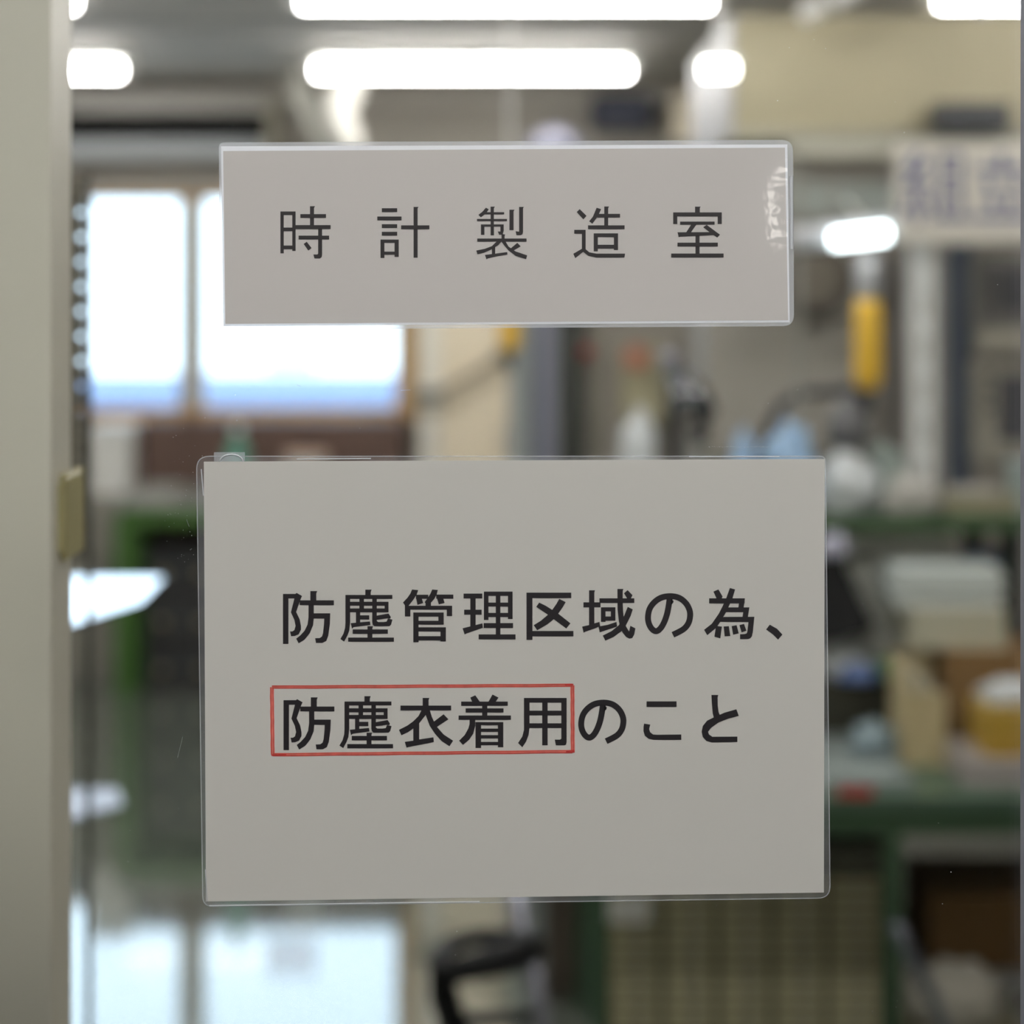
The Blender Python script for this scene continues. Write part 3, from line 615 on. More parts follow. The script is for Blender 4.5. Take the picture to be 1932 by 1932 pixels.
carton('lower_cardboard_box', 'brown cardboard box stored under the bench at the right', X(1757, 4.3), 1.3, 4.3, 4.6, Z(1828, 4.3), Z(1690, 4.3), mat('cardboard_dark', (112,84,44), .8), None)
t = thing('low_shelf', 'low steel shelf under the bench carrying a cardboard box', 'shelf', (1.1, 4.5, 0))
obj('board', MB().box(X(1740, 4.25), 1.5, 4.22, 4.75, Z(1828, 4.3)-.015, Z(1828, 4.3)), mat('lowshelf_grey', (120,120,116), .5), t)
for x in (X(1742, 4.25), 1.47):
    for y in (4.24, 4.72): obj('leg', MB().box(x, x+.02, y, y+.02, 0, Z(1828, 4.3)-.015), M_dark, t)
bag(1800, 1900, 4.12, .1, .07, mat('pale_cloth', (160,156,146), .8), 'pale cloth bundle on a stool under the bench', 15, 'cloth', 'cloth_bundle', zb=Z(1925, 4.12), amp=.2)
t = thing('step_stool', 'beige low stool holding the pale cloth bundle', 'stool', (X(1810, 4.12), 4.12, 0))
sz = Z(1925, 4.12)
obj('seat', MB().box(X(1715, 4.12), X(1925, 4.12), 4.03, 4.2, sz-.03, sz), mat('stool_beige', (130,126,104), .6), t)
for x in (X(1720, 4.12), X(1905, 4.12)):
    for y in (4.04, 4.17): obj('leg', MB().box(x, x+.02, y, y+.02, 0, sz-.03), mat('stool_beige', (130,126,104), .6), t)
t = tag(obj('silver_pipe', MB().tube([P(1690, 1745, 3.92), P(1712, 1790, 3.93), P(1760, 1880, 3.95), P(1800, 1990, 3.95), Vector((P(1800, 1990, 3.95).x, 3.95, 0.0))], .012, 12), mat('pipe_silver', (110,114,124), .3, metal=.5), None, True), 'bent silver pipe in front of the bench leg', 'pipe')
t = thing('dark_cabinet', 'dark brown low cabinet left of the bench below the lower sign', 'cabinet', (X(1070, 4.9), 5.2, 0))
obj('body', MB().box(X(1030, 4.9), X(1108, 4.9), 5.04, 5.4, 0, .7), mat('dark_brown', (64,58,48), .6), t)
obj('door', MB().box(X(1033, 4.9), X(1105, 4.9), 5.02, 5.04, .04, .68), mat('dark_brown2', (70,62,52), .6), t)
obj('handle', MB().box(X(1094, 4.9), X(1098, 4.9), 5.005, 5.02, .35, .45), M_alu, t)
# chair below the lower sign
D = 3.3
t = thing('work_chair', 'chair with a black loop armrest and chrome upright below the lower sign', 'chair', (X(960, D), 3.45, 0))
M_arm = mat('armrest_black', (9,10,12), .6, spec=.2)
obj('armrest', MB().tube([P(830, 1815, 3.25), P(848, 1785, 3.4), P(900, 1768, 3.5), P(985, 1770, 3.5), P(1000, 1790, 3.35), P(960, 1806, 3.25), P(880, 1826, 3.15), P(838, 1838, 3.15)], [.019, .015, .014, .016, .025, .026, .02, .02], 12, True), M_arm, t, True)
obj('arm_support', MB().tube([P(832, 1830, 3.17), P(838, 1880, 3.2), P(856, 1935, 3.25), Vector((X(870, 3.3), 3.3, .45)), Vector((X(900, 3.3), 3.34, .40))], [.018, .023, .022, .018, .016], 12), M_arm, t, True)
obj('upright', MB().tube([P(972, 1650, 3.5), P(980, 1740, 3.5), P(1000, 1815, 3.42), P(1026, 1935, 3.4), Vector((X(1040, 3.4), 3.4, .39))], .0165, 14), mat('chair_chrome', (150,152,164), .25, metal=.7), t, True)
obj('seat', MB().rbox(X(880, 3.3), X(880, 3.3)+.42, 3.25, 3.6, .37, .43, .03), M_black, t)
obj('cross_bar', MB().tube([P(858, 1925, 3.25), P(1005, 1918, 3.3)], .011, 10), M_black, t, True)
obj('gas_post', MB().tube([(X(960, D)+.05, 3.45, .06), (X(960, D)+.05, 3.45, .37)], .025, 14), M_chrome, t)
for k in range(5):
    a = k*2*math.pi/5
    l = obj('leg', MB().tube([(X(960, D)+.05, 3.45, .09), (X(960, D)+.05+.26*math.cos(a), 3.45+.26*math.sin(a), .06)], [.02, .014], 10), M_black, t)
    obj('caster', MB().tube([(X(960, D)+.05+.26*math.cos(a), 3.44+.26*math.sin(a), .025), (X(960, D)+.05+.26*math.cos(a), 3.46+.26*math.sin(a), .025)], .025, 14), M_black, l)

# ------------------------------------------------------------ slotted rack and cart behind the beige leaf
t = thing('slotted_frame', 'slotted steel frame upright close beside the beige door leaf', 'frame', (-.75, 2.3, 0))
D = 2.12; ux0, ux1 = X(128, D), X(160, D); top = Z(338, D)
b = MB(); M_up = mat('upright_grey', (112,110,102), .4, metal=.3)
# front flange: two strips and the webs between the slots (25 mm pitch)
zf = Z(1052, D)
b.box(ux0, ux0+.010, D, D+.003, zf, top); b.box(ux0+.015, ux1, D, D+.003, zf, top)
z = zf
while z < top:
    b.box(ux0+.010, ux0+.015, D, D+.003, z, min(top, z+.0195)); z += .0247
obj('front_flange', b, M_up, t)
b = MB(); fxx = X(170, D); z = 0
while z < top:
    b.box(ux1+.001, ux1+.0032, D, D+.02, z, min(top, z+.0247)); b.box(ux1+.0022, fxx, D, D+.006, z+.002, z+.0105); z += .0247
obj('side_flange', b, mat('upright_backlit', (30,27,20), .5), t)  # flange colour darkened to paint the backlit side of the upright
obj('upright', MB().box(-.95, -.933, D, D+.017, 0, top), M_up, t)
for z in (.1, .72, 1.45): obj('cross_bar', MB().box(-.933, ux0 if z > 1.4 else ux1+.001, D+.002, D+.012, z, z+.03), M_up, t)
obj('foot', MB().box(-.97, fxx+.002, D-.02, D+.04, 0, .008), M_up, t)
t = thing('tray_cart', 'steel cart with sloping polished trays shining behind the slotted upright', 'cart', (-.75, 3.35, 0))
def ctray(px, py, D, L, tilt, wl):
    c = P(px, py, D); rot = Matrix.Rotation(R(tilt), 3, 'X')
    m = MB().add([(c.x-wl, c.y-L/2, c.z), (c.x-.06, c.y-L/2, c.z), (c.x, c.y, c.z), (c.x-.035, c.y+L/2, c.z), (c.x-wl, c.y+L/2, c.z)]+
                 [(c.x-wl, c.y-L/2, c.z-.004), (c.x-.06, c.y-L/2, c.z-.004), (c.x, c.y, c.z-.004), (c.x-.035, c.y+L/2, c.z-.004), (c.x-wl, c.y+L/2, c.z-.004)],
                 [(0,1,2,3,4), (9,8,7,6,5)]+[(i, (i+5), (i+1) % 5+5, (i+1) % 5) for i in range(5)])
    m.v = [rot @ (v-c)+c for v in m.v]
    return m
obj('tray', ctray(266, 1135, 3.3, .85, -2.6, .5), M_steel, t)
obj('tray', ctray(232, 1517, 3.3, .3, -4.0, .5), mat('dull_steel', (150,150,160), .35, metal=1), t)
for x in (X(262, 3.3)-.2, X(262, 3.3)-.46):
    for y in (3.08, 3.5): obj('leg', MB().tube([(x, y, 0), (x, y, 1.19)], .009, 10), M_dark, t)

# ------------------------------------------------------------ the two signs on the glass
def TRI(name, rects, yv, m, parent):
    b = MB()
    for poly in rects:
        b.add([(x, yv, z) for x, z in poly], [tuple(range(len(poly)))])
    return obj(name, b, m, parent)
SY = GY-.0008
def SP(px, py, y=SY): return (X(px, y), Z(py, y))
def rounded(c, radii, n=6):
    """outline from four corners (TL, TR, BR, BL, in pixels) with corner radii"""
    out = []
    for i in range(4):
        p = Vector(c[i]); a = (Vector(c[i-1])-p).normalized(); b_ = (Vector(c[(i+1) % 4])-p).normalized(); r = radii[i]
        if r < .5: out.append(tuple(p)); continue
        for k in range(n+1):
            u = k/n; p0 = p+a*r; p2 = p+b_*r
            q = p0*(1-u)**2+p*2*u*(1-u)+p2*u**2; out.append((q.x, q.y))
    return out
M_ink = mat('black_ink', (24,20,24), .5)
M_ink2 = mat('black_ink_upper', (26,21,23), .5)
def film_mat(name, milk):
    return glass_mat(name, .05, (.95, .96, .97), milk, .12)
def ring(outer, inner, y, m, name, parent):
    n = len(outer); vs = [(*SP(*p, y),) for p in outer]+[(*SP(*p, y),) for p in inner]
    b = MB(); b.add([(v[0], y, v[1]) for v in vs], [(i, (i+1) % n, n+(i+1) % n, n+i) for i in range(n)])
    return obj(name, b, m, parent)
def off(poly, d):
    c = Vector((sum(p[0] for p in poly)/len(poly), sum(p[1] for p in poly)/len(poly))); out = []
    n = len(poly)
    for i in range(n):
        a = Vector(poly[i-1]); p = Vector(poly[i]); b_ = Vector(poly[(i+1) % n])
        e1 = (p-a).normalized(); e2 = (b_-p).normalized()
        nrm = Vector((e1.y+e2.y, -(e1.x+e2.x))); nrm = nrm.normalized() if nrm.length > 1e-6 else (p-c).normalized()
        if nrm.dot(p-c) < 0: nrm = -nrm
        out.append((p.x+nrm.x*d, p.y+nrm.y*d))
    return out
# glossy laminate over the upper sheet; buckled near its right edge
def lam_mat(name, buckle):
    m = bpy.data.materials.new(name); m.use_nodes = True; nt = m.node_tree
    for n in list(nt.nodes): nt.nodes.remove(n)
    out = nt.nodes.new('ShaderNodeOutputMaterial'); tr = nt.nodes.new('ShaderNodeBsdfTransparent'); gl = nt.nodes.new('ShaderNodeBsdfGlossy'); gl.inputs['Roughness'].default_value = .13 if buckle else .12
    gl.inputs[0].default_value = (1, 1, 1, 1)
    mx = nt.nodes.new('ShaderNodeMixShader'); mx.inputs[0].default_value = .05
    nt.links.new(tr.outputs[0], mx.inputs[1]); nt.links.new(gl.outputs[0], mx.inputs[2]); nt.links.new(mx.outputs[0], out.inputs[0])
    return m

def grid_film(name, c, y0, m, parent, fn, nx=120, nz=60):
    b = MB(); vs = []; fs = []
    (tlx, tly), (trx, try_), (brx, bry), (blx, bly) = c
    for j in range(nz+1):
        for i in range(nx+1):
            u, v = i/nx, j/nz
            px = (tlx*(1-u)+trx*u)*(1-v)+(blx*(1-u)+brx*u)*v; py = (tly*(1-u)+try_*u)*(1-v)+(bly*(1-u)+bry*u)*v
            x, z = SP(px, py, y0); vs.append((x, y0-fn(px, py), z))
    for j in range(nz):
        for i in range(nx): a = j*(nx+1)+i; fs.append((a, a+1, a+nx+2, a+nx+1))
    b.add(vs, fs)
    return obj(name, b, m, parent, True)

def sign(name, label, outer, radii, paper, milk):
    base = SP((outer[2][0]+outer[3][0])/2, outer[2][1])
    t = thing(name, label, 'sign', (base[0], SY, base[1]))
    oc = rounded(outer, radii)
    inner = rounded(outer, [max(.6, r) for r in radii])
    n = len(oc)
    # ring of clear film round the paper: inner edge follows the paper corners
    def nearest(p):
        (a, b_, c_, d) = paper
        x0, x1 = min(a[0], d[0]), max(b_[0], c_[0])
        u = min(1, max(0, (p[0]-x0)/(x1-x0)))
        yt = a[1]*(1-u)+b_[1]*u; yb = d[1]*(1-u)+c_[1]*u
        v = min(1, max(0, (p[1]-yt)/(yb-yt)))
        xl = a[0]*(1-v)+d[0]*v; xr = b_[0]*(1-v)+c_[0]*v
        return (xl*(1-u)+xr*u, yt*(1-v)+yb*v)
    # resample outer outline densely so the ring is regular
    dense = []
    for i in range(n):
        p, q = Vector(oc[i]), Vector(oc[(i+1) % n]); k = max(1, int((q-p).length/12))
        dense += [tuple(p.lerp(q, j/k)) for j in range(k)]
    ring(dense, [nearest(p) for p in dense], SY, film_mat(name+'_film', milk), 'laminate_border', t)
    ring(off(dense, .2), off(dense, -1.6), SY-.0002, MATS.setdefault('film_edge', film_mat('film_edge', .30)), 'film_edge', t)
    return t

# --- upper sign
up_outer = [(413, 269), (1496, 264), (1498, 615), (417, 622)]
up_paper = [(421, 285), (1481, 278.5), (1487, 604), (425, 611)]
up_white = [(417, 276), (1485.5, 272.5), (1490, 608.5), (421.5, 615.5)]
M_paper1 = mat('sheet_upper', (178,174,171), .85, var=.006, vscale=30)
M_paper2 = mat('sheet_lower', (180,178,173), .85, var=.006, vscale=30)
t1 = sign('upper_sign', 'long laminated sign on the glass reading 時計製造室', up_outer, (10, 22, 22, 10), up_paper, .34)
TRI('white_margin', [[SP(*p, SY-.0004) for p in up_white]], SY-.0004, glass_mat('white_margin', .02, (1, 1, 1), .9), t1)['label'] = 'whitish air gap round the grey sheet'
TRI('paper_sheet', [[SP(*p, SY-.0006) for p in up_paper]], SY-.0006, M_paper1, t1)
# --- lower sign
lo_outer = [(370, 860), (1558, 860), (1567, 1695), (382, 1711)]
lo_paper = [(384.5, 871), (1556, 866), (1554.5, 1684), (388.5, 1701)]
t2 = sign('lower_sign', 'large laminated sign on the glass with two lines and a red box', lo_outer, (26, 12, 24, 20), lo_paper, .09)
TRI('paper_sheet', [[SP(*p, SY-.0006) for p in lo_paper]], SY-.0006, M_paper2, t2)

# --- lettering: strokes in magnified pixels (origin x, origin y, magnification)
def r(x0, y0, x1, y1): return [(x0, y0), (x1, y0), (x1, y1), (x0, y1)]
def stroke(pts, wd, n=6):
    """smooth brush stroke of constant width"""
    p = [Vector(q) for q in pts]; s = []
    for i in range(len(p)-1):
        a, b_, c_, d = p[max(i-1, 0)], p[i], p[i+1], p[min(i+2, len(p)-1)]
        for k in range(n):
            u = k/n; s.append(.5*((2*b_)+(c_-a)*u+(2*a-5*b_+4*c_-d)*u*u+(3*b_-a-3*c_+d)*u**3))
    s.append(p[-1]); out = []
    L = []; Rr = []
    for i, q in enumerate(s):
        tn = (s[min(i+1, len(s)-1)]-s[max(i-1, 0)]).normalized(); nr = Vector((-tn.y, tn.x))*wd/2
        L.append((q.x+nr.x, q.y+nr.y)); Rr.append((q.x-nr.x, q.y-nr.y))
    return [[L[i], L[i+1], Rr[i+1], Rr[i]] for i in range(len(s)-1)]
G = {}
G['bou'] = [r(112,165,195,925), r(112,165,330,235), [(285,200),(300,165),(320,150),(402,197),(378,250),(312,440),(232,445),(285,235)],
  [(232,445),(285,560),(303,650),(285,715),(255,735),(218,735),(235,808),(290,805),(350,780),(385,710),(385,650),(365,550),(312,440)],
  [(527,122),(632,122),(618,160),(618,270),(527,270)], r(365,262,885,336),
  [(500,330),(500,520),(485,630),(440,725),(370,800),(312,845),(350,915),(440,860),(520,760),(570,640),(580,540),(580,330)],
  [(580,460),(830,460),(825,620),(800,800),(770,880),(710,910),(612,910),(600,838),(670,835),(705,810),(720,760),(735,620),(738,540),(580,540)]]
G['jin'] = [[(1362,100),(1458,100),(1445,140),(1445,190),(1362,190)], r(1060,181,1773,241), [(1060,182),(1132,182),(1132,600),(1120,720),(1090,800),(1040,890),(983,850),(1030,770),(1055,680),(1060,600)],
  r(1130,284,1715,345), r(1130,386,1715,445), r(1655,284,1715,445), r(1272,240,1342,445), r(1467,240,1537,600), r(1220,444,1285,622), r(1284,490,1422,555),
  [(1140,610),(1220,603),(1432,583),(1440,635),(1290,655),(1185,670),(1160,695)],
  [(1467,590),(1475,630),(1500,655),(1730,655),(1755,630),(1775,555),(1705,540),(1685,585),(1640,592),(1560,592),(1537,575),(1537,560)],
  [(1537,495),(1715,462),(1750,515),(1742,540),(1700,535),(1537,558)],
  [(1395,655),(1480,655),(1470,690),(1470,835),(1395,835)], r(1170,704,1705,771), r(1102,828,1797,891)]
G['kan'] = [[(220,98),(315,108),(292,175),(240,255),(165,350),(112,350),(112,340),(83,295),(150,225),(195,160)], r(280,178,467,240), [(283,236),(370,236),(390,305),(303,332)],
  [(527,98),(613,105),(595,175),(560,240),(508,300),(508,350),(425,350),(425,310),(412,290),(470,210),(500,160)], r(588,175,848,238), [(600,236),(695,236),(715,300),(627,325)],
  r(112,345,830,404), r(112,345,195,508), r(748,345,830,503), r(240,447,320,900), r(240,447,702,510), r(620,447,702,632), r(240,573,702,632), r(240,672,735,735), r(652,672,735,887), r(240,807,735,870)]
G['ri'] = [r(1003,160,1287,235), r(1105,233,1187,680), r(1012,405,1278,482), [(987,688),(1290,612),(1297,680),(1045,765),(1020,782)],
  r(1312,130,1382,562), r(1312,130,1748,195), r(1677,130,1748,547), r(1312,297,1748,357), r(1312,453,1748,517), r(1492,130,1562,790), r(1308,608,1755,683), r(1232,780,1793,855)]
G['ku'] = [r(107,148,198,863), r(107,146,787,230), r(107,728,820,810), [(605,240),(703,290),(650,380),(590,465),(520,550),(420,630),(270,718),(217,640),(330,570),(430,485),(500,405),(560,320)],
  [(300,297),(255,362),(430,480),(520,548),(712,692),(775,612),(590,465),(500,408),(400,345)]]
G['iki'] = [[(1057,110),(1148,110),(1138,145),(1138,645),(1057,645)], r(972,293,1232,370), [(952,662),(1057,638),(1215,590),(1228,655),(1140,690),(1000,740),(975,755)], r(1215,232,1745,303),
  [(1488,90),(1580,90),(1570,120),(1568,260),(1575,430),(1590,560),(1620,660),(1665,735),(1685,650),(1762,688),(1745,780),(1715,835),(1670,845),(1620,820),(1565,750),(1530,660),(1510,580),(1490,400)],
  [(1643,108),(1718,185),(1690,240),(1635,235),(1588,155)], [(1645,362),(1722,400),(1690,500),(1620,640),(1560,725),(1430,820),(1305,875),(1265,798),(1400,730),(1510,640),(1585,510)],
  r(1238,368,1308,590), r(1238,368,1458,430), r(1388,368,1458,570), r(1238,508,1458,572), [(1200,660),(1340,635),(1475,590),(1483,660),(1350,705),(1220,750)]]
G['no'] = stroke([(510,240),(495,350),(468,480),(425,600),(370,690),(305,732),(240,695),(194,610),(182,510),(208,390),(280,290),(390,220),(530,200),(660,228),(760,310),(815,420),(820,520),(790,620),(715,705),(560,786)], 91)+[[(528,243),(572,272),(566,300),(548,318),(530,340)]]
G['tame'] = [[(1175,130),(1252,97),(1315,205),(1298,240),(1225,240)], [(1425,75),(1505,97),(1465,235),(1425,320),(1370,440),(1300,560),(1220,680),(1082,792),(1033,710),(1150,620),(1260,460),(1335,310),(1370,230)],
  r(1110,232,1650,310), [(1575,232),(1655,232),(1635,375),(1553,375),(1562,310)], [(1400,370),(1722,370),(1700,515),(1617,515),(1627,443),(1350,443)],
  [(1330,515),(1798,512),(1775,740),(1760,810),(1735,840),(1700,852),(1580,852),(1580,778),(1650,775),(1680,765),(1690,740),(1708,592),(1260,590)],
  [(1215,650),(1305,662),(1280,842),(1190,815)], [(1330,660),(1410,655),(1432,805),(1347,810)], [(1452,655),(1528,640),(1560,765),(1475,785)], [(1570,640),(1640,620),(1677,725),(1603,750)]]
G['ten'] = [[(190,1157),(240,1185),(277,1225),(247,1260),(210,1222),(165,1190)]]
G['i'] = [[(462,135),(565,135),(553,170),(553,270),(462,270)], r(125,251,895,325), [(445,320),(400,410),(320,490),(230,555),(102,620),(140,703),(240,655),(320,600),(410,520),(505,400),(530,320)], r(320,520,410,790),
  [(190,803),(310,785),(410,765),(625,733),(633,805),(480,835),(245,880),(218,890)], [(480,320),(572,320),(600,420),(635,495),(680,575),(780,690),(925,785),(870,870),(750,790),(650,680),(570,560),(510,400)], [(780,383),(855,460),(680,575),(630,497)]]
G['chaku'] = [[(1185,130),(1262,95),(1335,198),(1215,198)], [(1523,83),(1615,130),(1570,195),(1460,195)], r(1047,190,1755,255), r(1115,293,1690,357), r(1008,402,1803,468), r(1365,250,1445,405),
  [(1175,465),(1262,465),(1262,560),(1230,680),(1170,770),(1075,848),(1015,785),(1100,700),(1155,600),(1175,530)], r(1265,502,1350,897), r(1265,502,1687,550), r(1605,502,1687,885), r(1265,600,1687,650), r(1265,700,1687,750), r(1265,803,1687,853)]
G['you'] = [r(230,135,878,206), [(230,135),(315,135),(315,590),(300,700),(262,800),(205,885),(140,820),(205,720),(230,620)], r(507,135,590,855), r(230,328,878,400), r(230,520,878,592),
  [(797,135),(878,135),(878,810),(868,845),(845,855),(715,855),(697,768),(775,768),(797,755)]]
G['ko'] = [r(240,187,697,272), [(203,525),(297,540),(280,610),(295,655),(340,690),(400,695),(768,690),(768,772),(350,772),(270,755),(215,710),(193,640),(195,570)]]
G['to'] = [[(1225,90),(1330,90),(1320,130),(1322,250),(1335,350),(1355,395),(1262,437),(1245,370),(1232,220)],
  [(1605,307),(1642,408),(1480,450),(1330,510),(1220,590),(1175,650),(1190,690),(1240,725),(1620,722),(1620,805),(1230,812),(1150,790),(1095,730),(1077,650),(1095,560),(1160,480),(1262,430),(1420,360)]]
G['toki'] = [r(115,175,153,652), r(115,175,288,215), r(250,175,288,625), r(115,358,288,400), r(115,563,288,605), [(452,115),(510,115),(498,135),(498,335),(452,335)], r(342,205,635,248), r(286,330,687,375), r(322,450,670,493),
  [(415,520),(470,592),(432,620),(380,545)], [(545,370),(590,370),(590,670),(585,695),(565,710),(503,710),(490,665),(535,665),(545,655)]]
G['kei'] = [r(1270,138,1445,182), r(1218,232,1495,276), r(1270,320,1445,363), r(1270,407,1445,450), r(1255,495,1300,705), r(1255,495,1463,532), r(1415,495,1463,693), r(1255,632,1463,667), [(1632,123),(1690,123),(1678,140),(1678,702),(1632,702)], r(1490,333,1812,377)]
G['sei'] = [[(222,132),(255,150),(225,195),(165,242),(137,213),(180,180)], r(200,183,430,208), [(275,120),(325,120),(313,140),(313,447),(275,447)], r(120,260,462,285), r(165,322,205,442), r(165,322,425,348),
  [(387,322),(425,322),(425,395),(412,440),(372,440),(357,403),(387,403)], [(490,155),(548,155),(537,175),(537,388),(490,388)], [(600,123),(655,123),(645,140),(645,410),(638,435),(615,445),(570,445),(560,400),(600,405)],
  [(400,430),(442,438),(435,455),(435,490),(400,490)], r(123,483,685,518), [(345,515),(290,570),(210,600),(112,620),(125,662),(200,645),(290,605),(360,560),(402,516)], r(290,575,328,670),
  [(210,670),(330,655),(465,637),(467,665),(350,685),(240,710),(230,722)], [(395,516),(445,516),(480,575),(560,630),(692,675),(680,718),(560,680),(480,620),(430,560),(402,520)], [(580,532),(618,572),(540,618),(505,595)]]
G['zou'] = [[(1290,148),(1368,225),(1332,265),(1257,182)], [(1483,133),(1535,148),(1500,225),(1435,315),(1398,287),(1440,235)], r(1490,202,1750,245), [(1570,118),(1625,118),(1615,140),(1615,335),(1570,335)], r(1385,333,1802,377),
  r(1450,424,1497,628), r(1450,424,1727,467), r(1680,424,1727,614), r(1450,554,1727,598),
  [(1228,384),(1358,384),(1358,605),(1400,640),(1480,655),(1808,655),(1800,700),(1480,700),(1390,680),(1330,635),(1240,707),(1217,657),(1315,600),(1315,430),(1228,428)]]
G['shitsu'] = [[(672,120),(737,120),(727,135),(727,190),(672,190)], r(423,185,977,231), r(423,185,470,318), r(930,185,977,318), r(502,290,895,325), [(630,322),(690,322),(625,414),(570,414)], [(765,355),(805,327),(957,440),(925,473),(880,442),(830,405)],
  [(472,412),(860,410),(890,443),(500,462),(487,470)], r(677,445,724,658), r(472,530,932,574), r(400,654,998,699)]
LY = SY-.0008
def glyph(key, ox, oy, s, m, parent):
    b = MB()
    for i, poly in enumerate(G[key]):
        y = LY-i*2e-6 if key != 'no' else LY
        b.add([(X(ox+x/s, y), y, Z(oy+v/s, y)) for x, v in poly], [tuple(range(len(poly)))])
    return obj('printed_character', b, m, parent)
for k, ox in (('toki', 510), ('kei', 510), ('sei', 880), ('zou', 880), ('shitsu', 1200)): glyph(k, ox, 370, 6.0375, M_ink2, t1)
for k, ox in (('bou', 520), ('jin', 520), ('kan', 750), ('ri', 750), ('ku', 980), ('iki', 980), ('no', 1200), ('tame', 1200)): glyph(k, ox, 1100, 8.05, M_ink, t2)
glyph('ten', 1400, 860, 3.632, M_ink, t2)
for k, ox, oy in (('bou', 521, 1300.5), ('jin', 518.3, 1301), ('i', 740, 1300), ('chaku', 740, 1300), ('you', 960, 1300), ('no', 1074, 1300.8), ('ko', 1190, 1300), ('to', 1190, 1300)): glyph(k, ox, oy, 8.05, M_ink, t2)
# red marker frame: each side drawn with two passes of the pen
M_mk = mat('red_marker', (196,106,94), .7, var=.16, vscale=260); M_mk2 = mat('red_marker_dark', (178,62,54), .7, var=.14, vscale=260)
def band(p, q, wd, m, y):
    p, q = Vector(p), Vector(q); d = (q-p).normalized(); nr = Vector((-d.y, d.x))*wd/2; k = 14; L = []
    for i in range(k+1):
        c = p.lerp(q, i/k); j = .35*math.sin(i*1.9+p.x)
        L.append(((c+nr*(1+.1*j)+Vector((-d.y, d.x))*j*.6), (c-nr+Vector((-d.y, d.x))*j*.6)))
    b = MB()
    for i in range(k): b.add([(X(v.x, y), y, Z(v.y, y)) for v in (L[i][0], L[i+1][0], L[i+1][1], L[i][1])], [(0, 1, 2, 3)])
    return obj('marker_line', b, m, t2)
TL_, TR_, BR_, BL_ = (513, 1296.5), (1080, 1293), (1080, 1418), (514.5, 1424)
for p, q, wd, dx, dy in ((TL_, TR_, 6.5, 0, 2), (TR_, (1080.5, 1420), 8, -2, 0), (BL_, BR_, 6.5, 0, -2), (TL_, BL_, 7.5, 2.4, 0)):
    band(p, q, wd, M_mk, LY+.0001)['label'] = 'hand-drawn red marker line'
    band((p[0]-dx*.9, p[1]-dy*.9), (q[0]-dx*.9, q[1]-dy*.9), 1.9, M_mk2, LY)
    band((p[0]+dx*.8, p[1]+dy*.8), (q[0]+dx*.8, q[1]+dy*.8), 1.5, M_mk2, LY)
M_mk3 = mat('red_marker_corner', (176,44,40), .7, var=.2, vscale=300)
band((1068, 1418.5), (1084, 1417), 5, M_mk3, LY-.0001); band((512, 1425), (540, 1424), 2.6, M_mk3, LY-.0001); band((1066, 1292), (1082, 1291.5), 2.5, M_mk3, LY-.0001)

# --- clear laminate in front of the sheets
def flat(px, py): return 0
def buckled(px, py):
    # shallow ripples and a turned-up edge, fractions of a millimetre deep
    g = math.exp(-((px-1455)/26)**2-((py-400)/70)**2)
    g2 = math.exp(-((px-1410)/48)**2-((py-450)/48)**2)
    n1 = noise.noise(Vector((px*.13, py*.10, 1.3)))+.5*noise.noise(Vector((px*.3, py*.22, 4.1)))
    d = max(0, px-1413+8*noise.noise(Vector((py*.05, 3, 2))))*math.exp(-((py-395)/150)**4); d0 = min(d, 62)
    tilt = -(.0028*d0*d0/2+.0028*62*(d-d0))/3940*math.exp(-((py-392)/115)**2)
    return tilt+g*n1*.00007+g2*noise.noise(Vector((px*.12, py*.12, 9)))*.00005
grid_film('clear_film', [(x, y) for x, y in up_white], SY-.0022, lam_mat('laminate_glossy', True), t1, buckled, 360, 110)['label'] = 'clear glossy laminate, rippled near its right edge'
TRI('clear_film', [[SP(*p, SY-.0012) for p in lo_paper]], SY-.0012, lam_mat('laminate_plain', False), t2)
# tape tab and its bright rim at the top left of the lower sign
tp = obj('adhesive_tab', MB().box(X(404, SY), X(462, SY), SY-.0004, SY-.0002, Z(871, SY), Z(853, SY)), film_mat('tab_film', .2), t2)
pts = [(X(415+22*(1-math.cos(a))+0, SY), SY-.0006, Z(871-14*math.sin(a), SY)) for a in [math.pi*k/10 for k in range(11)]]
obj('air_bubble_rim', MB().tube(pts, .00035, 6), film_mat('rim_film', .7), tp, True)
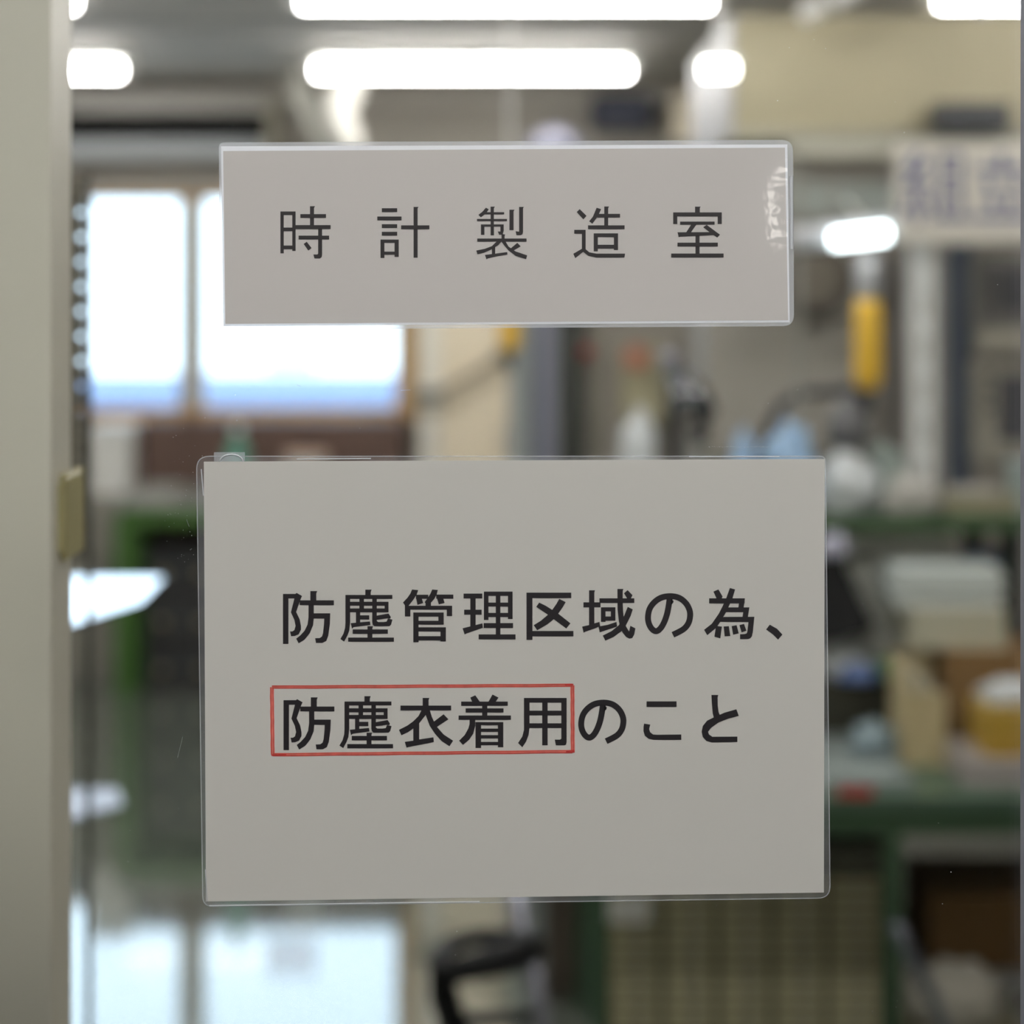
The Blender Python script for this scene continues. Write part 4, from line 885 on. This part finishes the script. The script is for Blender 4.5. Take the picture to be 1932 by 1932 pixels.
# bright bevel lines in the clear border
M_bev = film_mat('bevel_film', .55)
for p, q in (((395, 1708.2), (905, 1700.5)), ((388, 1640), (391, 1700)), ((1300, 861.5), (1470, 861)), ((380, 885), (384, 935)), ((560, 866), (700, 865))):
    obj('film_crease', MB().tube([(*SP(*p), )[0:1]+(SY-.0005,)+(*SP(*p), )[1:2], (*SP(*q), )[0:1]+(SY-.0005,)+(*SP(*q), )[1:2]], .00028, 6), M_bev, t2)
obj('film_crease', MB().tube([(SP(1492, 333)[0], SY-.0026, SP(1492, 333)[1]), (SP(1492.5, 470)[0], SY-.0026, SP(1492.5, 470)[1])], .0008, 8), M_bev, t1)  # crease whitened: bright reflection at the film edge is in its colour
# dust, flecks and scratches on the glass: nobody could count them
b = MB(); rr = random.Random(3)
spots = [(447,793),(444,745),(568,728),(358,648),(97,1612),(92,222),(1338,843),(1455,1320),(885,162),(742,78),(853,38),(1715,42),(1696,1138),(1628,1139),(1768,440),(1882,537),(1706,250),(1467,190),(1352,1708),(1794,1645),(1778,1705),(1540,1720),(862,1757)]
for i in range(170): spots.append((rr.uniform(10, 1920), rr.uniform(5, 1925)))
for i in range(60): spots.append((rr.gauss(352, 22), rr.gauss(960, 60)))
for k in range(34): spots.append((1340+k*3.4+rr.uniform(-1, 1), 843+rr.uniform(-1, 1)))
for i, (px, py) in enumerate(spots):
    if 372 < px < 1565 and 862 < py < 1708 or 415 < px < 1496 and 268 < py < 618: continue
    s = rr.uniform(.00008, .0002)*(1.6 if i < 23 else 1); x, z = X(px, GY), Z(py, GY)
    b.add([(x+s*math.cos(a), GY-.0002, z+s*.8*math.sin(a)) for a in [k*math.pi/3 for k in range(6)]], [(0, 1, 2, 3, 4, 5)])
for (x0, y0, x1, y1) in ((756, 737, 775, 736), (560, 726, 566, 729), (345, 1390, 335, 1430), (352, 980, 357, 994)):
    a_, c_ = P(x0, y0, GY), P(x1, y1, GY); b.add([(a_.x, GY-.0002, a_.z), (c_.x, GY-.0002, c_.z), (c_.x, GY-.0002, c_.z+.0002), (a_.x, GY-.0002, a_.z+.0002)], [(0, 1, 2, 3)])
o = obj('dust', b, mat('dust_white', (200,202,206), .8)); o['kind'] = 'stuff'; tag(o, 'tiny white dust specks and fine scratches on the glass', 'dust')
